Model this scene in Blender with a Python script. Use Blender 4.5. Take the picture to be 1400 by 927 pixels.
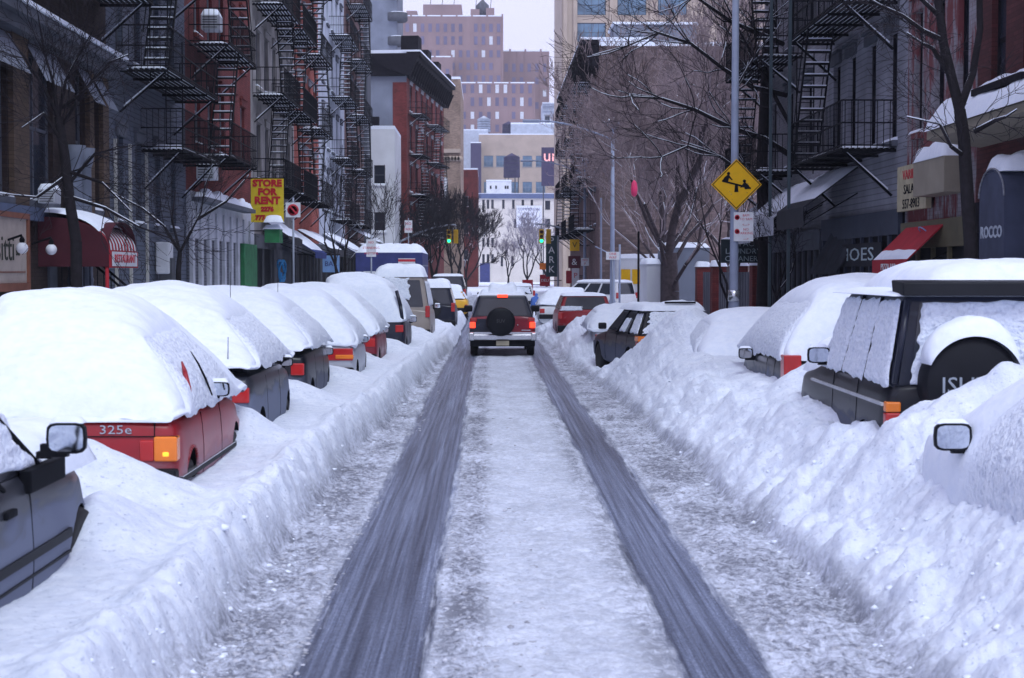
import bpy, bmesh, math, random
import numpy as np
from mathutils import Vector, Matrix, Euler
R = math.radians
for o in list(bpy.data.objects): bpy.data.objects.remove(o)
SC = bpy.context.scene
COL = SC.collection
random.seed(7)

# ------------------------------------------------------------------ camera
FPX = 2100.0; CAMH = 2.25
cam = bpy.data.cameras.new('camera'); camo = bpy.data.objects.new('camera', cam); COL.objects.link(camo)
cam.sensor_width = 36; cam.lens = 36*FPX/1400
PITCH = math.atan(91.5/FPX); YAW = math.atan(32/FPX)
camo.location = (0, 0, CAMH)
camo.rotation_euler = (math.pi/2-PITCH, 0, -YAW)
cam.clip_start = .1; cam.clip_end = 3000
cam.dof.use_dof = True; cam.dof.focus_distance = 38; cam.dof.aperture_fstop = 4.5
SC.camera = camo
CAMR = Euler((math.pi/2-PITCH, 0, -YAW)).to_matrix()
def at(px, py, d):
    """world point seen at photograph pixel (px,py) at distance d down the street"""
    v = CAMR @ Vector((px-700, -(py-463.5), -FPX))
    return Vector((0, 0, CAMH)) + v*(d/v.y)

# ------------------------------------------------------------------ light
world = bpy.data.worlds.new("World"); SC.world = world; world.use_nodes = True
nt = world.node_tree; nt.nodes.clear()
wo = nt.nodes.new('ShaderNodeOutputWorld'); bg = nt.nodes.new('ShaderNodeBackground')
sky = nt.nodes.new('ShaderNodeTexSky'); sky.sky_type = 'NISHITA'; sky.sun_disc = False
sky.sun_elevation = R(55); sky.sun_rotation = R(170); sky.dust_density = 5; sky.air_density = 1.5
mx = nt.nodes.new('ShaderNodeMixRGB'); mx.inputs[0].default_value = .93
mx.inputs[2].default_value = (5.55, 5.55, 7.7, 1)
nt.links.new(sky.outputs[0], mx.inputs[1]); nt.links.new(mx.outputs[0], bg.inputs[0])
nt.links.new(bg.outputs[0], wo.inputs[0]); bg.inputs[1].default_value = .125
sun = bpy.data.lights.new('sun', 'SUN'); suno = bpy.data.objects.new('sun', sun); COL.objects.link(suno)
sun.energy = 1.2; sun.angle = R(25); sun.color = (.82, .93, 1)
suno.rotation_euler = (R(33), R(6), R(10))
vs = SC.view_settings
SC.display_settings.display_device = 'sRGB'
vs.view_transform = 'Standard'; vs.look = 'None'; vs.gamma = 1; vs.exposure = 0.50; vs.use_curve_mapping = False
SC.render.engine = 'CYCLES'
SC.cycles.max_bounces = 5; SC.cycles.diffuse_bounces = 3; SC.cycles.volume_bounces = 0
SC.cycles.glossy_bounces = 2; SC.cycles.transmission_bounces = 2; SC.cycles.use_denoising = True

# ------------------------------------------------------------------ noise
def _h(ix, iy, s):
    n = (ix.astype(np.int64)*374761393 + iy.astype(np.int64)*668265263 + s*1442695041) & 0x7fffffff
    n = ((n ^ (n >> 13))*1274126177) & 0x7fffffff
    n = (n ^ (n >> 16)) & 0x7fffffff
    return n/float(0x7fffffff)
def vn(x, y, s=0):
    x = np.asarray(x, float); y = np.asarray(y, float)
    x, y = np.broadcast_arrays(x, y)
    ix = np.floor(x); iy = np.floor(y); fx = x-ix; fy = y-iy
    fx = fx*fx*fx*(fx*(fx*6-15)+10); fy = fy*fy*fy*(fy*(fy*6-15)+10)
    a = _h(ix, iy, s); b = _h(ix+1, iy, s); c = _h(ix, iy+1, s); d = _h(ix+1, iy+1, s)
    return ((a+(b-a)*fx)*(1-fy)+(c+(d-c)*fx)*fy)*2-1
def fbm(x, y, s=0, o=4, g=.5):
    t = 0; a = 1; n = 0
    x = np.asarray(x, float); y = np.asarray(y, float)
    for i in range(o):
        c, q = math.cos(i*.7), math.sin(i*.7)
        t = t+a*vn(c*x-q*y, q*x+c*y, s+i*17); n += a; a *= g; x = x*2.03; y = y*2.03
    return t/n
def sst(a, b, x):
    t = np.clip((x-a)/(b-a), 0, 1); return t*t*(3-2*t)

# ------------------------------------------------------------------ materials
MC = {}
def M(name, col=(.5, .5, .5), rough=.8, var=.15, scale=3., bump=0., bscale=40., metal=0., emit=0., spec=.3,
      grime=None, brick=None, streak=0.):
    if name in MC: return MC[name]
    m = bpy.data.materials.new(name); m.use_nodes = True; MC[name] = m
    n = m.node_tree.nodes; l = m.node_tree.links; b = n['Principled BSDF']
    b.inputs['Roughness'].default_value = rough; b.inputs['Metallic'].default_value = metal
    b.inputs['Specular IOR Level'].default_value = spec
    tc = n.new('ShaderNodeTexCoord'); no = n.new('ShaderNodeTexNoise')
    no.inputs['Scale'].default_value = scale; no.inputs['Detail'].default_value = 5
    if streak:
        mp = n.new('ShaderNodeMapping'); mp.inputs['Scale'].default_value = (1, 1, streak)
        l.new(tc.outputs['Object'], mp.inputs[0]); l.new(mp.outputs[0], no.inputs['Vector'])
    else: l.new(tc.outputs['Object'], no.inputs['Vector'])
    rp = n.new('ShaderNodeValToRGB')
    c = np.array(col)
    rp.color_ramp.elements[0].position = .3; rp.color_ramp.elements[1].position = .7
    rp.color_ramp.elements[0].color = (*np.clip(c*(1-var), 0, 1), 1); rp.color_ramp.elements[1].color = (*np.clip(c*(1+var), 0, 1), 1)
    l.new(no.outputs[0], rp.inputs[0]); out = rp.outputs[0]; hgt = None
    if brick:
        bw, bh, mort, mcol, var2 = brick
        sx = n.new('ShaderNodeSeparateXYZ'); l.new(tc.outputs['Object'], sx.inputs[0])
        ad = n.new('ShaderNodeMath'); l.new(sx.outputs[0], ad.inputs[0]); l.new(sx.outputs[1], ad.inputs[1])
        cb = n.new('ShaderNodeCombineXYZ'); l.new(ad.outputs[0], cb.inputs[0]); l.new(sx.outputs[2], cb.inputs[1])
        bt = n.new('ShaderNodeTexBrick'); bt.inputs['Scale'].default_value = 1
        bt.inputs['Brick Width'].default_value = bw; bt.inputs['Row Height'].default_value = bh
        bt.inputs['Mortar Size'].default_value = mort
        bt.inputs['Color1'].default_value = (1, 1, 1, 1); bt.inputs['Color2'].default_value = (1-var2,)*3+(1,)
        bt.inputs['Mortar'].default_value = (*mcol, 1)
        l.new(cb.outputs[0], bt.inputs[0])
        mm = n.new('ShaderNodeMixRGB'); mm.blend_type = 'MULTIPLY'; mm.inputs[0].default_value = 1
        l.new(out, mm.inputs[1]); l.new(bt.outputs[0], mm.inputs[2]); out = mm.outputs[0]
        hgt = bt.outputs['Fac']
    if grime:
        gcol, gtop, gamt = grime
        sx = n.new('ShaderNodeSeparateXYZ'); l.new(tc.outputs['Object'], sx.inputs[0])
        g2 = n.new('ShaderNodeTexNoise'); g2.inputs['Scale'].default_value = 2.2; g2.inputs['Detail'].default_value = 8
        g2.inputs['Distortion'].default_value = 1.2
        mp2 = n.new('ShaderNodeMapping'); mp2.inputs['Scale'].default_value = (1, .55, 1.6)
        l.new(tc.outputs['Object'], mp2.inputs[0]); l.new(mp2.outputs[0], g2.inputs['Vector'])
        mr = n.new('ShaderNodeMapRange'); mr.inputs[1].default_value = gtop+.12; mr.inputs[2].default_value = gtop-.35
        l.new(sx.outputs[2], mr.inputs[0])
        a1 = n.new('ShaderNodeMath'); a1.operation = 'ADD'; l.new(mr.outputs[0], a1.inputs[0]); l.new(g2.outputs[0], a1.inputs[1])
        r2 = n.new('ShaderNodeValToRGB'); r2.color_ramp.elements[0].position = .66; r2.color_ramp.elements[1].position = .88
        r2.color_ramp.elements[1].color = (gamt,)*3+(1,)
        l.new(a1.outputs[0], r2.inputs[0])
        m3 = n.new('ShaderNodeMixRGB'); l.new(r2.outputs[0], m3.inputs[0]); l.new(out, m3.inputs[1]); m3.inputs[2].default_value = (*gcol, 1)
        out = m3.outputs[0]
        m4 = n.new('ShaderNodeMapRange'); m4.inputs[3].default_value = rough; m4.inputs[4].default_value = .8
        l.new(r2.outputs[0], m4.inputs[0]); l.new(m4.outputs[0], b.inputs['Roughness'])
    l.new(out, b.inputs['Base Color'])
    if bump or hgt:
        bp = n.new('ShaderNodeBump'); bp.inputs['Strength'].default_value = bump or .4; bp.inputs['Distance'].default_value = .02
        if hgt:
            bp.invert = True; l.new(hgt, bp.inputs['Height'])
        else:
            bn = n.new('ShaderNodeTexNoise'); bn.inputs['Scale'].default_value = bscale; bn.inputs['Detail'].default_value = 4
            l.new(tc.outputs['Object'], bn.inputs['Vector']); l.new(bn.outputs[0], bp.inputs['Height'])
        l.new(bp.outputs[0], b.inputs['Normal'])
    if emit:
        l.new(out, b.inputs['Emission Color']); b.inputs['Emission Strength'].default_value = emit
    return m

def snow_mat(name, crust=False, amp=1.):
    m = bpy.data.materials.new(name); m.use_nodes = True; MC[name] = m
    n = m.node_tree.nodes; l = m.node_tree.links; b = n['Principled BSDF']
    b.inputs['Roughness'].default_value = .75; b.inputs['Specular IOR Level'].default_value = .2
    b.inputs['Subsurface Weight'].default_value = 0
    tc = n.new('ShaderNodeTexCoord')
    a = n.new('ShaderNodeTexNoise'); a.inputs['Scale'].default_value = 9; a.inputs['Detail'].default_value = 8; a.inputs['Roughness'].default_value = .65
    l.new(tc.outputs['Object'], a.inputs['Vector'])
    rp = n.new('ShaderNodeValToRGB'); e = rp.color_ramp.elements
    e[0].color = (.68, .745, .87, 1); e[1].color = (.78, .83, .92, 1); e[0].position = .25; e[1].position = .6
    l.new(a.outputs[0], rp.inputs[0]); out = rp.outputs[0]
    h = a.outputs[0]
    bp = n.new('ShaderNodeBump'); bp.inputs['Distance'].default_value = .02*amp; bp.inputs['Strength'].default_value = .55
    l.new(h, bp.inputs['Height'])
    if crust:
        at_ = n.new('ShaderNodeAttribute'); at_.attribute_name = 'crust'
        v = n.new('ShaderNodeTexNoise'); v.inputs['Scale'].default_value = 26; v.inputs['Detail'].default_value = 3
        l.new(tc.outputs['Object'], v.inputs['Vector'])
        mu = n.new('ShaderNodeMath'); mu.operation = 'MULTIPLY'; l.new(at_.outputs['Fac'], mu.inputs[0]); l.new(v.outputs[0], mu.inputs[1])
        b2 = n.new('ShaderNodeBump'); b2.inputs['Distance'].default_value = .045; b2.inputs['Strength'].default_value = .9
        l.new(mu.outputs[0], b2.inputs['Height']); l.new(bp.outputs[0], b2.inputs['Normal']); l.new(b2.outputs[0], b.inputs['Normal'])
        # thin crust lets a little of the dark glass through in pits
        r3 = n.new('ShaderNodeValToRGB'); r3.color_ramp.elements[0].position = .28; r3.color_ramp.elements[1].position = .5
        r3.color_ramp.elements[0].color = (.72, .74, .80, 1); r3.color_ramp.elements[1].color = (1, 1, 1, 1)
        l.new(v.outputs[0], r3.inputs[0])
        mm = n.new('ShaderNodeMixRGB'); mm.blend_type = 'MULTIPLY'; l.new(at_.outputs['Fac'], mm.inputs[0]); l.new(out, mm.inputs[1]); l.new(r3.outputs[0], mm.inputs[2])
        out = mm.outputs[0]
    else: l.new(bp.outputs[0], b.inputs['Normal'])
    l.new(out, b.inputs['Base Color'])
    return m
SNOW = snow_mat('snow'); CRUST = snow_mat('snow_crust', True)

def road_mat():
    m = bpy.data.materials.new('slush'); m.use_nodes = True
    n = m.node_tree.nodes; l = m.node_tree.links; b = n['Principled BSDF']
    tc = n.new('ShaderNodeTexCoord')
    def noise(sc, det, rough=.6, mapsc=None, dist=0):
        a = n.new('ShaderNodeTexNoise'); a.inputs['Scale'].default_value = sc; a.inputs['Detail'].default_value = det
        a.inputs['Roughness'].default_value = rough; a.inputs['Distortion'].default_value = dist
        if mapsc:
            mp = n.new('ShaderNodeMapping'); mp.inputs['Scale'].default_value = mapsc; l.new(tc.outputs['Object'], mp.inputs[0]); l.new(mp.outputs[0], a.inputs['Vector'])
        else: l.new(tc.outputs['Object'], a.inputs['Vector'])
        return a.outputs[0]
    def ramp(s, p0, p1, c0, c1):
        r = n.new('ShaderNodeValToRGB'); r.color_ramp.elements[0].position = p0; r.color_ramp.elements[1].position = p1
        r.color_ramp.elements[0].color = (*c0, 1); r.color_ramp.elements[1].color = (*c1, 1); l.new(s, r.inputs[0]); return r.outputs[0]
    def mix(f, a, b_, bt='MIX'):
        r = n.new('ShaderNodeMixRGB'); r.blend_type = bt
        for i, s in enumerate((f, a, b_)):
            if isinstance(s, (int, float)): r.inputs[i].default_value = s
            elif isinstance(s, tuple): r.inputs[i].default_value = (*s, 1)
            else: l.new(s, r.inputs[i])
        return r.outputs[0]
    tr = n.new('ShaderNodeAttribute'); tr.attribute_name = 'track'
    sl = n.new('ShaderNodeAttribute'); sl.attribute_name = 'slush'
    snow = ramp(noise(7, 8), .3, .65, (.62, .68, .80), (.77, .82, .91))
    fine = noise(17, 9, .74, (1, .75, 1), .5); patch = noise(1.7, 5, .6, (1, .5, 1))
    pm = n.new('ShaderNodeMath'); pm.operation = 'MULTIPLY_ADD'; l.new(patch, pm.inputs[0]); pm.inputs[1].default_value = .5; l.new(fine, pm.inputs[2])
    crumb = ramp(pm.outputs[0], .65, .88, (.17, .18, .22), (.64, .68, .79))
    brown = ramp(noise(5, 7, .7), .62, .76, (1, 1, 1), (.88, .83, .79))
    c1 = mix(sl.outputs['Fac'], mix(1., snow, ramp(noise(24, 6, .7), .34, .42, (.62, .64, .70), (1, 1, 1)), 'MULTIPLY'), mix(1., crumb, brown, 'MULTIPLY'))
    streak = ramp(noise(1., 10, .78, (30, .22, 1), .2), .36, .72, (.030, .037, .066), (.27, .30, .39))
    wide = ramp(noise(1., 4, .6, (7, .12, 1)), .38, .66, (.42, .44, .52), (1.15, 1.2, 1.3))
    grit = ramp(noise(75, 4, .75), .50, .64, (.9, .9, .9), (2.3, 2.3, 2.2))
    tc_ = mix(1., mix(1., streak, wide, 'MULTIPLY'), grit, 'MULTIPLY')
    # ragged, streaky fade between bare track and slush
    ad = n.new('ShaderNodeMath'); ad.operation = 'MULTIPLY_ADD'; l.new(noise(1, 9, .72, (15, 1.1, 1), .3), ad.inputs[0]); ad.inputs[1].default_value = 1.05
    l.new(tr.outputs['Fac'], ad.inputs[2])
    tm = ramp(ad.outputs[0], .74, 1.42, (0, 0, 0), (1, 1, 1))
    l.new(mix(tm, c1, tc_), b.inputs['Base Color'])
    rr = n.new('ShaderNodeMapRange'); l.new(tm, rr.inputs[0]); rr.inputs[3].default_value = .8; rr.inputs[4].default_value = .42
    l.new(rr.outputs[0], b.inputs['Roughness']); b.inputs['Specular IOR Level'].default_value = .35
    bp = n.new('ShaderNodeBump'); bp.inputs['Distance'].default_value = .03; bp.inputs['Strength'].default_value = .8
    l.new(noise(16, 8, .7), bp.inputs['Height']); l.new(bp.outputs[0], b.inputs['Normal'])
    return m

BLACK = M('black_iron', (.006, .007, .010), .7, .3, spec=.1); RUBBER = M('black_rubber', (.018, .018, .02), .75, .2)
PLAST = M('black_plastic', (.010, .011, .015), .55, .2, spec=.15)
GLASS = M('dark_glass', (.018, .022, .032), .08, .2, spec=.6); CHROME = M('chrome', (.55, .57, .6), .25, .1, metal=.8)
MIRR = M('mirror_glass', (.75, .8, .86), .06, .03, metal=1)
LAMPR = M('red_lamp', (.42, .02, .02), .2, .2, spec=.6); LAMPA = M('amber_lamp', (.75, .19, .02), .2, .2, spec=.6)
REDLIT = M('lit_red_lamp', (1., .05, .02), .3, .05, emit=1.6); AMBLIT = M('lit_amber_lamp', (1., .42, .03), .3, .05, emit=1.0)
LAMPW = M('clear_lamp', (.7, .72, .75), .15, .1, spec=.6)
STEEL = M('galvanised_steel', (.26, .29, .36), .5, .12, metal=.3)
CONC = M('concrete', (.3, .3, .32), .85, .2, bump=.2)
BARK = M('bark', (.013, .011, .014), .95, .35, 12, bump=.5, bscale=30); BARK2 = M('grey_brown_bark', (.055, .042, .048), .95, .3, 8); TWIG = M('brown_twig', (.27, .215, .225), .9, .25)
TWIG2 = M('dark_twig', (.018, .015, .02), .9, .3)

# ------------------------------------------------------------------ object helpers
def tag(o, label=None, cat=None, group=None, kind=None):
    if label: o['label'] = label
    if cat: o['category'] = cat
    if group: o['group'] = group
    if kind: o['kind'] = kind
    return o
def thing(name, label, cat, loc=(0, 0, 0), rz=0., group=None):
    o = bpy.data.objects.new(name, None); COL.objects.link(o); o.location = loc; o.rotation_euler = (0, 0, rz)
    o.empty_display_size = .3
    return tag(o, label, cat, group)
def link(name, me, parent=None, loc=None, rot=None):
    o = bpy.data.objects.new(name, me); COL.objects.link(o)
    if parent: o.parent = parent
    if loc is not None: o.location = loc
    if rot is not None: o.rotation_euler = rot
    return o
class MB:
    def __init__(s): s.v = []; s.f = []; s.m = []; s.mats = []; s.sm = []
    def mi(s, mat):
        if mat not in s.mats: s.mats.append(mat)
        return s.mats.index(mat)
    def add(s, vs, fs, mat, smooth=False):
        k = len(s.v); s.v += [tuple(v) for v in vs]; i = s.mi(mat)
        for f in fs: s.f.append([k+j for j in f]); s.m.append(i); s.sm.append(smooth)
        return s
    def box(s, x0, x1, y0, y1, z0, z1, mat):
        v = [(x, y, z) for z in (z0, z1) for y in (y0, y1) for x in (x0, x1)]
        return s.add(v, [(0, 2, 3, 1), (4, 5, 7, 6), (0, 1, 5, 4), (2, 6, 7, 3), (0, 4, 6, 2), (1, 3, 7, 5)], mat)
    def tube(s, p, q, r0, r1=None, n=6, mat=None, caps=True, smooth=True):
        p = Vector(p); q = Vector(q); r1 = r0 if r1 is None else r1
        d = q-p
        if d.length < 1e-6: return s
        d.normalize(); a = d.orthogonal().normalized(); b = d.cross(a)
        vs = []
        for c, r in ((p, r0), (q, r1)):
            for i in range(n):
                t = 2*math.pi*i/n; vs.append(c+a*(r*math.cos(t))+b*(r*math.sin(t)))
        fs = [(i, (i+1) % n, n+(i+1) % n, n+i) for i in range(n)]
        if caps: fs += [tuple(range(n))[::-1], tuple(range(n, 2*n))]
        return s.add(vs, fs, mat, smooth and n > 4)
    def poly(s, pts, rad, n, mat):
        for i in range(len(pts)-1):
            r0, r1 = (rad[i], rad[i+1]) if isinstance(rad, (list, tuple)) else (rad, rad)
            s.tube(pts[i], pts[i+1], r0, r1, n, mat)
        return s
    def lathe(s, prof, n, mat, c=(0, 0, 0), axis='z', smooth=True):
        vs = []; c = Vector(c)
        for (r, h) in prof:
            for i in range(n):
                t = 2*math.pi*i/n; x, y = r*math.cos(t), r*math.sin(t)
                v = {'z': (x, y, h), 'y': (x, h, y), 'x': (h, x, y)}[axis]
                vs.append(c+Vector(v))
        fs = []
        for j in range(len(prof)-1):
            for i in range(n):
                a, b = j*n+i, j*n+(i+1) % n; fs.append((a, b, b+n, a+n))
        fs.append(tuple(range(n))[::-1]); k = (len(prof)-1)*n; fs.append(tuple(range(k, k+n)))
        return s.add(vs, fs, mat, smooth)
    def prism(s, pts, off, mat, smooth=False):
        """polygon pts extruded by vector off"""
        n = len(pts); off = Vector(off); vs = [Vector(p) for p in pts]+[Vector(p)+off for p in pts]
        fs = [tuple(range(n))[::-1], tuple(range(n, 2*n))]+[(i, (i+1) % n, n+(i+1) % n, n+i) for i in range(n)]
        return s.add(vs, fs, mat, smooth)
    def grid(s, P, mat, smooth=True, flip=False, closeu=False):
        """P array (nu,nv,3)"""
        nu, nv = P.shape[:2]; k = len(s.v); s.v += [tuple(p) for p in P.reshape(-1, 3)]; i = s.mi(mat)
        for a in range(nu-(0 if closeu else 1)):
            for b in range(nv-1):
                a2 = (a+1) % nu
                f = [k+a*nv+b, k+a2*nv+b, k+a2*nv+b+1, k+a*nv+b+1]
                s.f.append(f[::-1] if flip else f); s.m.append(i); s.sm.append(smooth)
        return s
    def mesh(s, name='m', sharp=None, bevel=None):
        me = bpy.data.meshes.new(name); me.from_pydata(s.v, [], s.f)
        for m in s.mats: me.materials.append(m)
        me.polygons.foreach_set('material_index', s.m); me.polygons.foreach_set('use_smooth', s.sm)
        bm = bmesh.new(); bm.from_mesh(me); bmesh.ops.recalc_face_normals(bm, faces=bm.faces); bm.to_mesh(me); bm.free()
        if sharp:
            me.shade_smooth(); me.set_sharp_from_angle(angle=R(sharp))
        me.update(); return me
    def build(s, name, parent=None, loc=None, rot=None, sharp=None, bevel=None):
        o = link(name, s.mesh(name, sharp), parent, loc, rot)
        if bevel:
            b = o.modifiers.new('b', 'BEVEL'); b.width = bevel; b.segments = 2; b.limit_method = 'ANGLE'; b.angle_limit = R(35)
        return o
def struct(o): o['kind'] = 'structure'; return o
def txt(s, size, loc, mat, parent=None, rot=(math.pi/2, 0, 0), name='lettering', ext=.004, ax='CENTER', sx=1., sp=1., bold=0.):
    c = bpy.data.curves.new('t', 'FONT'); c.body = s; c.size = size; c.align_x = ax; c.align_y = 'CENTER'; c.extrude = ext
    c.space_character = sp; c.offset = bold; c.resolution_u = 2
    t = bpy.data.objects.new('t', c); COL.objects.link(t)
    dg = bpy.context.evaluated_depsgraph_get(); me = bpy.data.meshes.new_from_object(t.evaluated_get(dg))
    bpy.data.objects.remove(t); me.materials.clear(); me.materials.append(mat)
    o = link(name, me, parent, loc, rot); o.scale = (sx, 1, 1)
    return o
def bake(o):
    dg = bpy.context.evaluated_depsgraph_get(); dg.update()
    me = bpy.data.meshes.new_from_object(o.evaluated_get(dg)); o.modifiers.clear(); o.data = me
def dome_snow(name, parent, x0, x1, y0, y1, z, h, seed=0, n=(14, 10), loc=None, pw=.45, amp=.25):
    """irregular cap of snow resting on a horizontal rectangle"""
    u = np.linspace(-1, 1, n[0]); v = np.linspace(-1, 1, n[1]); U, V = np.meshgrid(u, v, indexing='ij')
    e = np.clip(1-np.abs(U)**6, 0, 1)**pw*np.clip(1-np.abs(V)**6, 0, 1)**pw
    lx, ly = (x1-x0)/2, (y1-y0)/2
    X = (x0+x1)/2+U*lx; Y = (y0+y1)/2+V*ly
    Z = z+h*e*(1+amp*fbm(X*1.7+seed*3.1, Y*1.7+seed, seed, 3))
    mb = MB(); mb.grid(np.stack([X, Y, Z], -1), SNOW)
    mb.prism([(x0, y0, z-.002), (x1, y0, z-.002), (x1, y1, z-.002), (x0, y1, z-.002)], (0, 0, .004), SNOW)
    return mb.build(name, parent, loc)
# ------------------------------------------------------------------ ground, road, banks
def footL(y):
    return np.interp(y, [0, 18, 27, 37, 48, 80, 130], [-1.62, -1.60, -1.38, -1.2, -.95, -.95, -1.6])+.05*vn(np.asarray(y)*.35, 1.3, 5)
def footR(y):
    return np.interp(y, [0, 10, 20, 28, 37, 48, 80, 130], [2.2, 2.3, 2.28, 2.15, 1.9, 1.7, 1.75, 2.4])+.07*vn(np.asarray(y)*.4, 4.3, 6)
TL0, TL1, TR0, TR1 = -.99, -.40, 1.15, 1.55
def trackmask(x, y):
    w = .19+.0*y
    dx = .07*vn(np.asarray(y)*.12, 7.7, 3)+.03*vn(np.asarray(y)*.6, 2.7, 4)
    a = sst(TL0-w-.08, TL0+w, x-dx)*(1-sst(TL1-w, TL1+w+.05, x-dx))
    b = sst(TR0-w, TR0+w, x-dx)*(1-sst(TR1-w, TR1+w+.06, x-dx))
    return np.clip(a+b, 0, 1)
DR = []   # drifts: (x, y, sx, sy, h)
DR += [(-2.95, 11.7, .75, .58, .36), (-3.6, 11.9, .9, .55, .2), (-2.75, 16.55, .5, .5, .22), (-3.3, 16.6, .7, .5, .35), (-2.9, 21.7, .6, .5, .30), (-2.75, 26.1, .6, .6, .25),
       (-2.7, 30.9, .5, .5, .25), (-2.4, 35.8, .6, .6, .25), (-2.1, 43, .6, .8, .3), (-1.8, 50.5, .5, .8, .3)]
DR += [(-2.6, 10.45, .35, .55, .30), (3.5, 12.95, .35, .45, .16)]
DR += [(3.6, 12.35, .55, .42, .38), (4.4, 12.35, .60, .45, .62), (5.0, 12.2, .5, .5, .35), (3.35, 9.2, .5, 1.2, .1),
       (3.7, 18.5, .38, .45, .10), (4.4, 18.9, .6, .5, .5), (3.3, 16.5, .4, 1.2, .10), (3.3, 14.4, .35, .8, .10), (3.2, 22.3, .5, .9, -.1),
       (3.5, 28.3, .75, 1.9, .45), (4.2, 28.5, .9, 1.7, .4), (3.0, 29.6, .5, .8, .22), (2.6, 34, .5, 2.2, -.3),
       (2.4, 40, .5, 1.2, .22), (3.2, 38.5, .8, 1.5, .4), (2.2, 45, .5, 1.5, .2), (3.0, 46.8, .8, .7, .35), (2.6, 52, .7, 1.2, .3)]
def H(x, y, full=False):
    x = np.asarray(x, float); y = np.asarray(y, float)
    fl = footL(y); fr = footR(y)
    jl = .07*fbm(x*1.3+9, y*1.6, 11, 3)+.03*fbm(x*5, y*6, 12, 3)
    jr = .12*fbm(x*.9+5, y*1.1, 21, 3)+.05*fbm(x*5, y*6, 22, 3)
    tl = fl-x+jl*sst(0, .15, fl-x); tr = x-fr+jr*sst(0, .2, x-fr)
    tm = trackmask(x, y)
    # road surface
    sl = np.clip(1-tm, 0, 1)*np.clip(sst(TL0+.1, TL0-.15, x)*1.0+sst(TL1, TL1+.1, x)*(1-sst(TL1+.2, TL1+.5, x))*.8+sst(TR1, TR1+.1, x)*1.0+sst(TR0-.35, TR0-.1, x)*(1-sst(TR0, TR0+.1, x))*.5+.46, 0, 1)
    crumb = fbm(x*9, y*9, 31, 4, .6); crumb2 = np.abs(fbm(x*4, y*3.4, 33, 3, .6))
    z = (1-tm)*(.022+.030*sl*crumb+.035*sl*(.45-crumb2)+.018*fbm(x*2.2, y*1.5, 37, 3))
    z = z+tm*(.0035*np.sin(x*85+2*vn(x*3, y*.7, 8))+.004*fbm(x*7, y*.6, 41, 3)+.002*fbm(x*20, y*20, 42, 2))
    # low ridge of slush at the right foot
    z = z+.022*np.exp(-((x-fr+.28)/.10)**2)*(.6+.7*fbm(x*2, y*2.5, 44, 3))
    # left bank
    far = sst(26, 40, y)
    zl = .40*sst(0, .28, tl)**.8+.07*np.exp(-((tl-.34)/.13)**2)+.04*sst(.2, 1.0, tl)+.10*sst(1.0, 2.2, tl)*1
    rl = np.exp(-((tl-.22)/.22)**2); bl = np.abs(fbm(x*3.1, y*3.0, 56, 3, .5))*2-.5
    zl = zl+rl*(.055*fbm(x*7, y*7, 51, 4, .6)+.06*fbm(x*2.2, y*2.2, 52, 2)+.06*bl)*sst(0, .06, tl)
    zl = zl+sst(.15, .5, tl)*(.035*fbm(x*1.1, y*.9, 53, 4)+.007*fbm(x*7, y*7, 54, 3))+sst(.2, .5, tl)*(1-sst(.6, .9, tl))*.02*fbm(x*8, y*8, 55, 3)
    zl = zl+.95*sst(-4.2, -4.9, x)-.85*sst(-5.3, -6.0, x)
    # right bank
    a = .13*sst(0, .17, tr)+.20*sst(.05, .42, tr)+.34*sst(.3, .95, tr)+.16*sst(.75, 1.5, tr)
    a = a*(1-.25*far)
    lump = 1.0*fbm(x*1.4, y*1.2, 61, 3, .55)
    bil = np.abs(fbm(x*1.9+3, y*1.9, 63, 3, .5))*2-.5
    mid = sst(.03, .3, tr)*(1-.75*sst(.9, 1.7, tr))
    zr = a+mid*(.13*lump+.085*bil+.028*(np.abs(fbm(x*5.0, y*5.0, 67, 2, .5))*2-.5)+.028*fbm(x*8, y*8, 64, 5, .6)+.012*fbm(x*22, y*22, 66, 2))+sst(.9, 1.6, tr)*(.04*lump+.008*fbm(x*9, y*9, 65, 3))
    zr = zr+0
    zr = zr-.06*sst(5.6, 6.2, x)-.5*sst(5.9, 6.6, x)
    for (cx, cy, sx, sy, h) in DR:
        g = h*np.exp(-((x-cx)/sx)**2-((y-cy)/sy)**2)*(1+.25*fbm(x*2.5, y*2.5, 71, 2))
        if cx < 0: zl = zl+g*sst(.1, .5, tl)
        else: zr = zr+g*sst(.1, .5, tr)
    L = (tl > 0); Rr = (tr > 0)
    z = np.where(L, z*np.exp(-np.clip(tl, 0, 9)*8)+zl, z); z = np.where(Rr, z*np.exp(-np.clip(tr, 0, 9)*8)+zr, z)
    if not full: return z
    sd = sl*(1-np.clip(sst(.0, .22, tl)*1.0, 0, 1))*(1-np.clip(sst(.0, .28, tr), 0, 1))
    sd = np.maximum(sd, .45*np.exp(-((tr-.06)/.07)**2)*sst(.0, .25, fbm(x*1.3, y*1.2, 72, 2)))
    tmo = tm*(1-sst(0, .1, tl))*(1-sst(0, .1, tr))
    return z, tmo, np.clip(sd, 0, 1)
ys = [5.6]
while ys[-1] < 150: ys.append(ys[-1]+max(.018, ys[-1]**2/(1536*CAMH)*.95))
ys = np.array(ys)
ROAD = road_mat()
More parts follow.
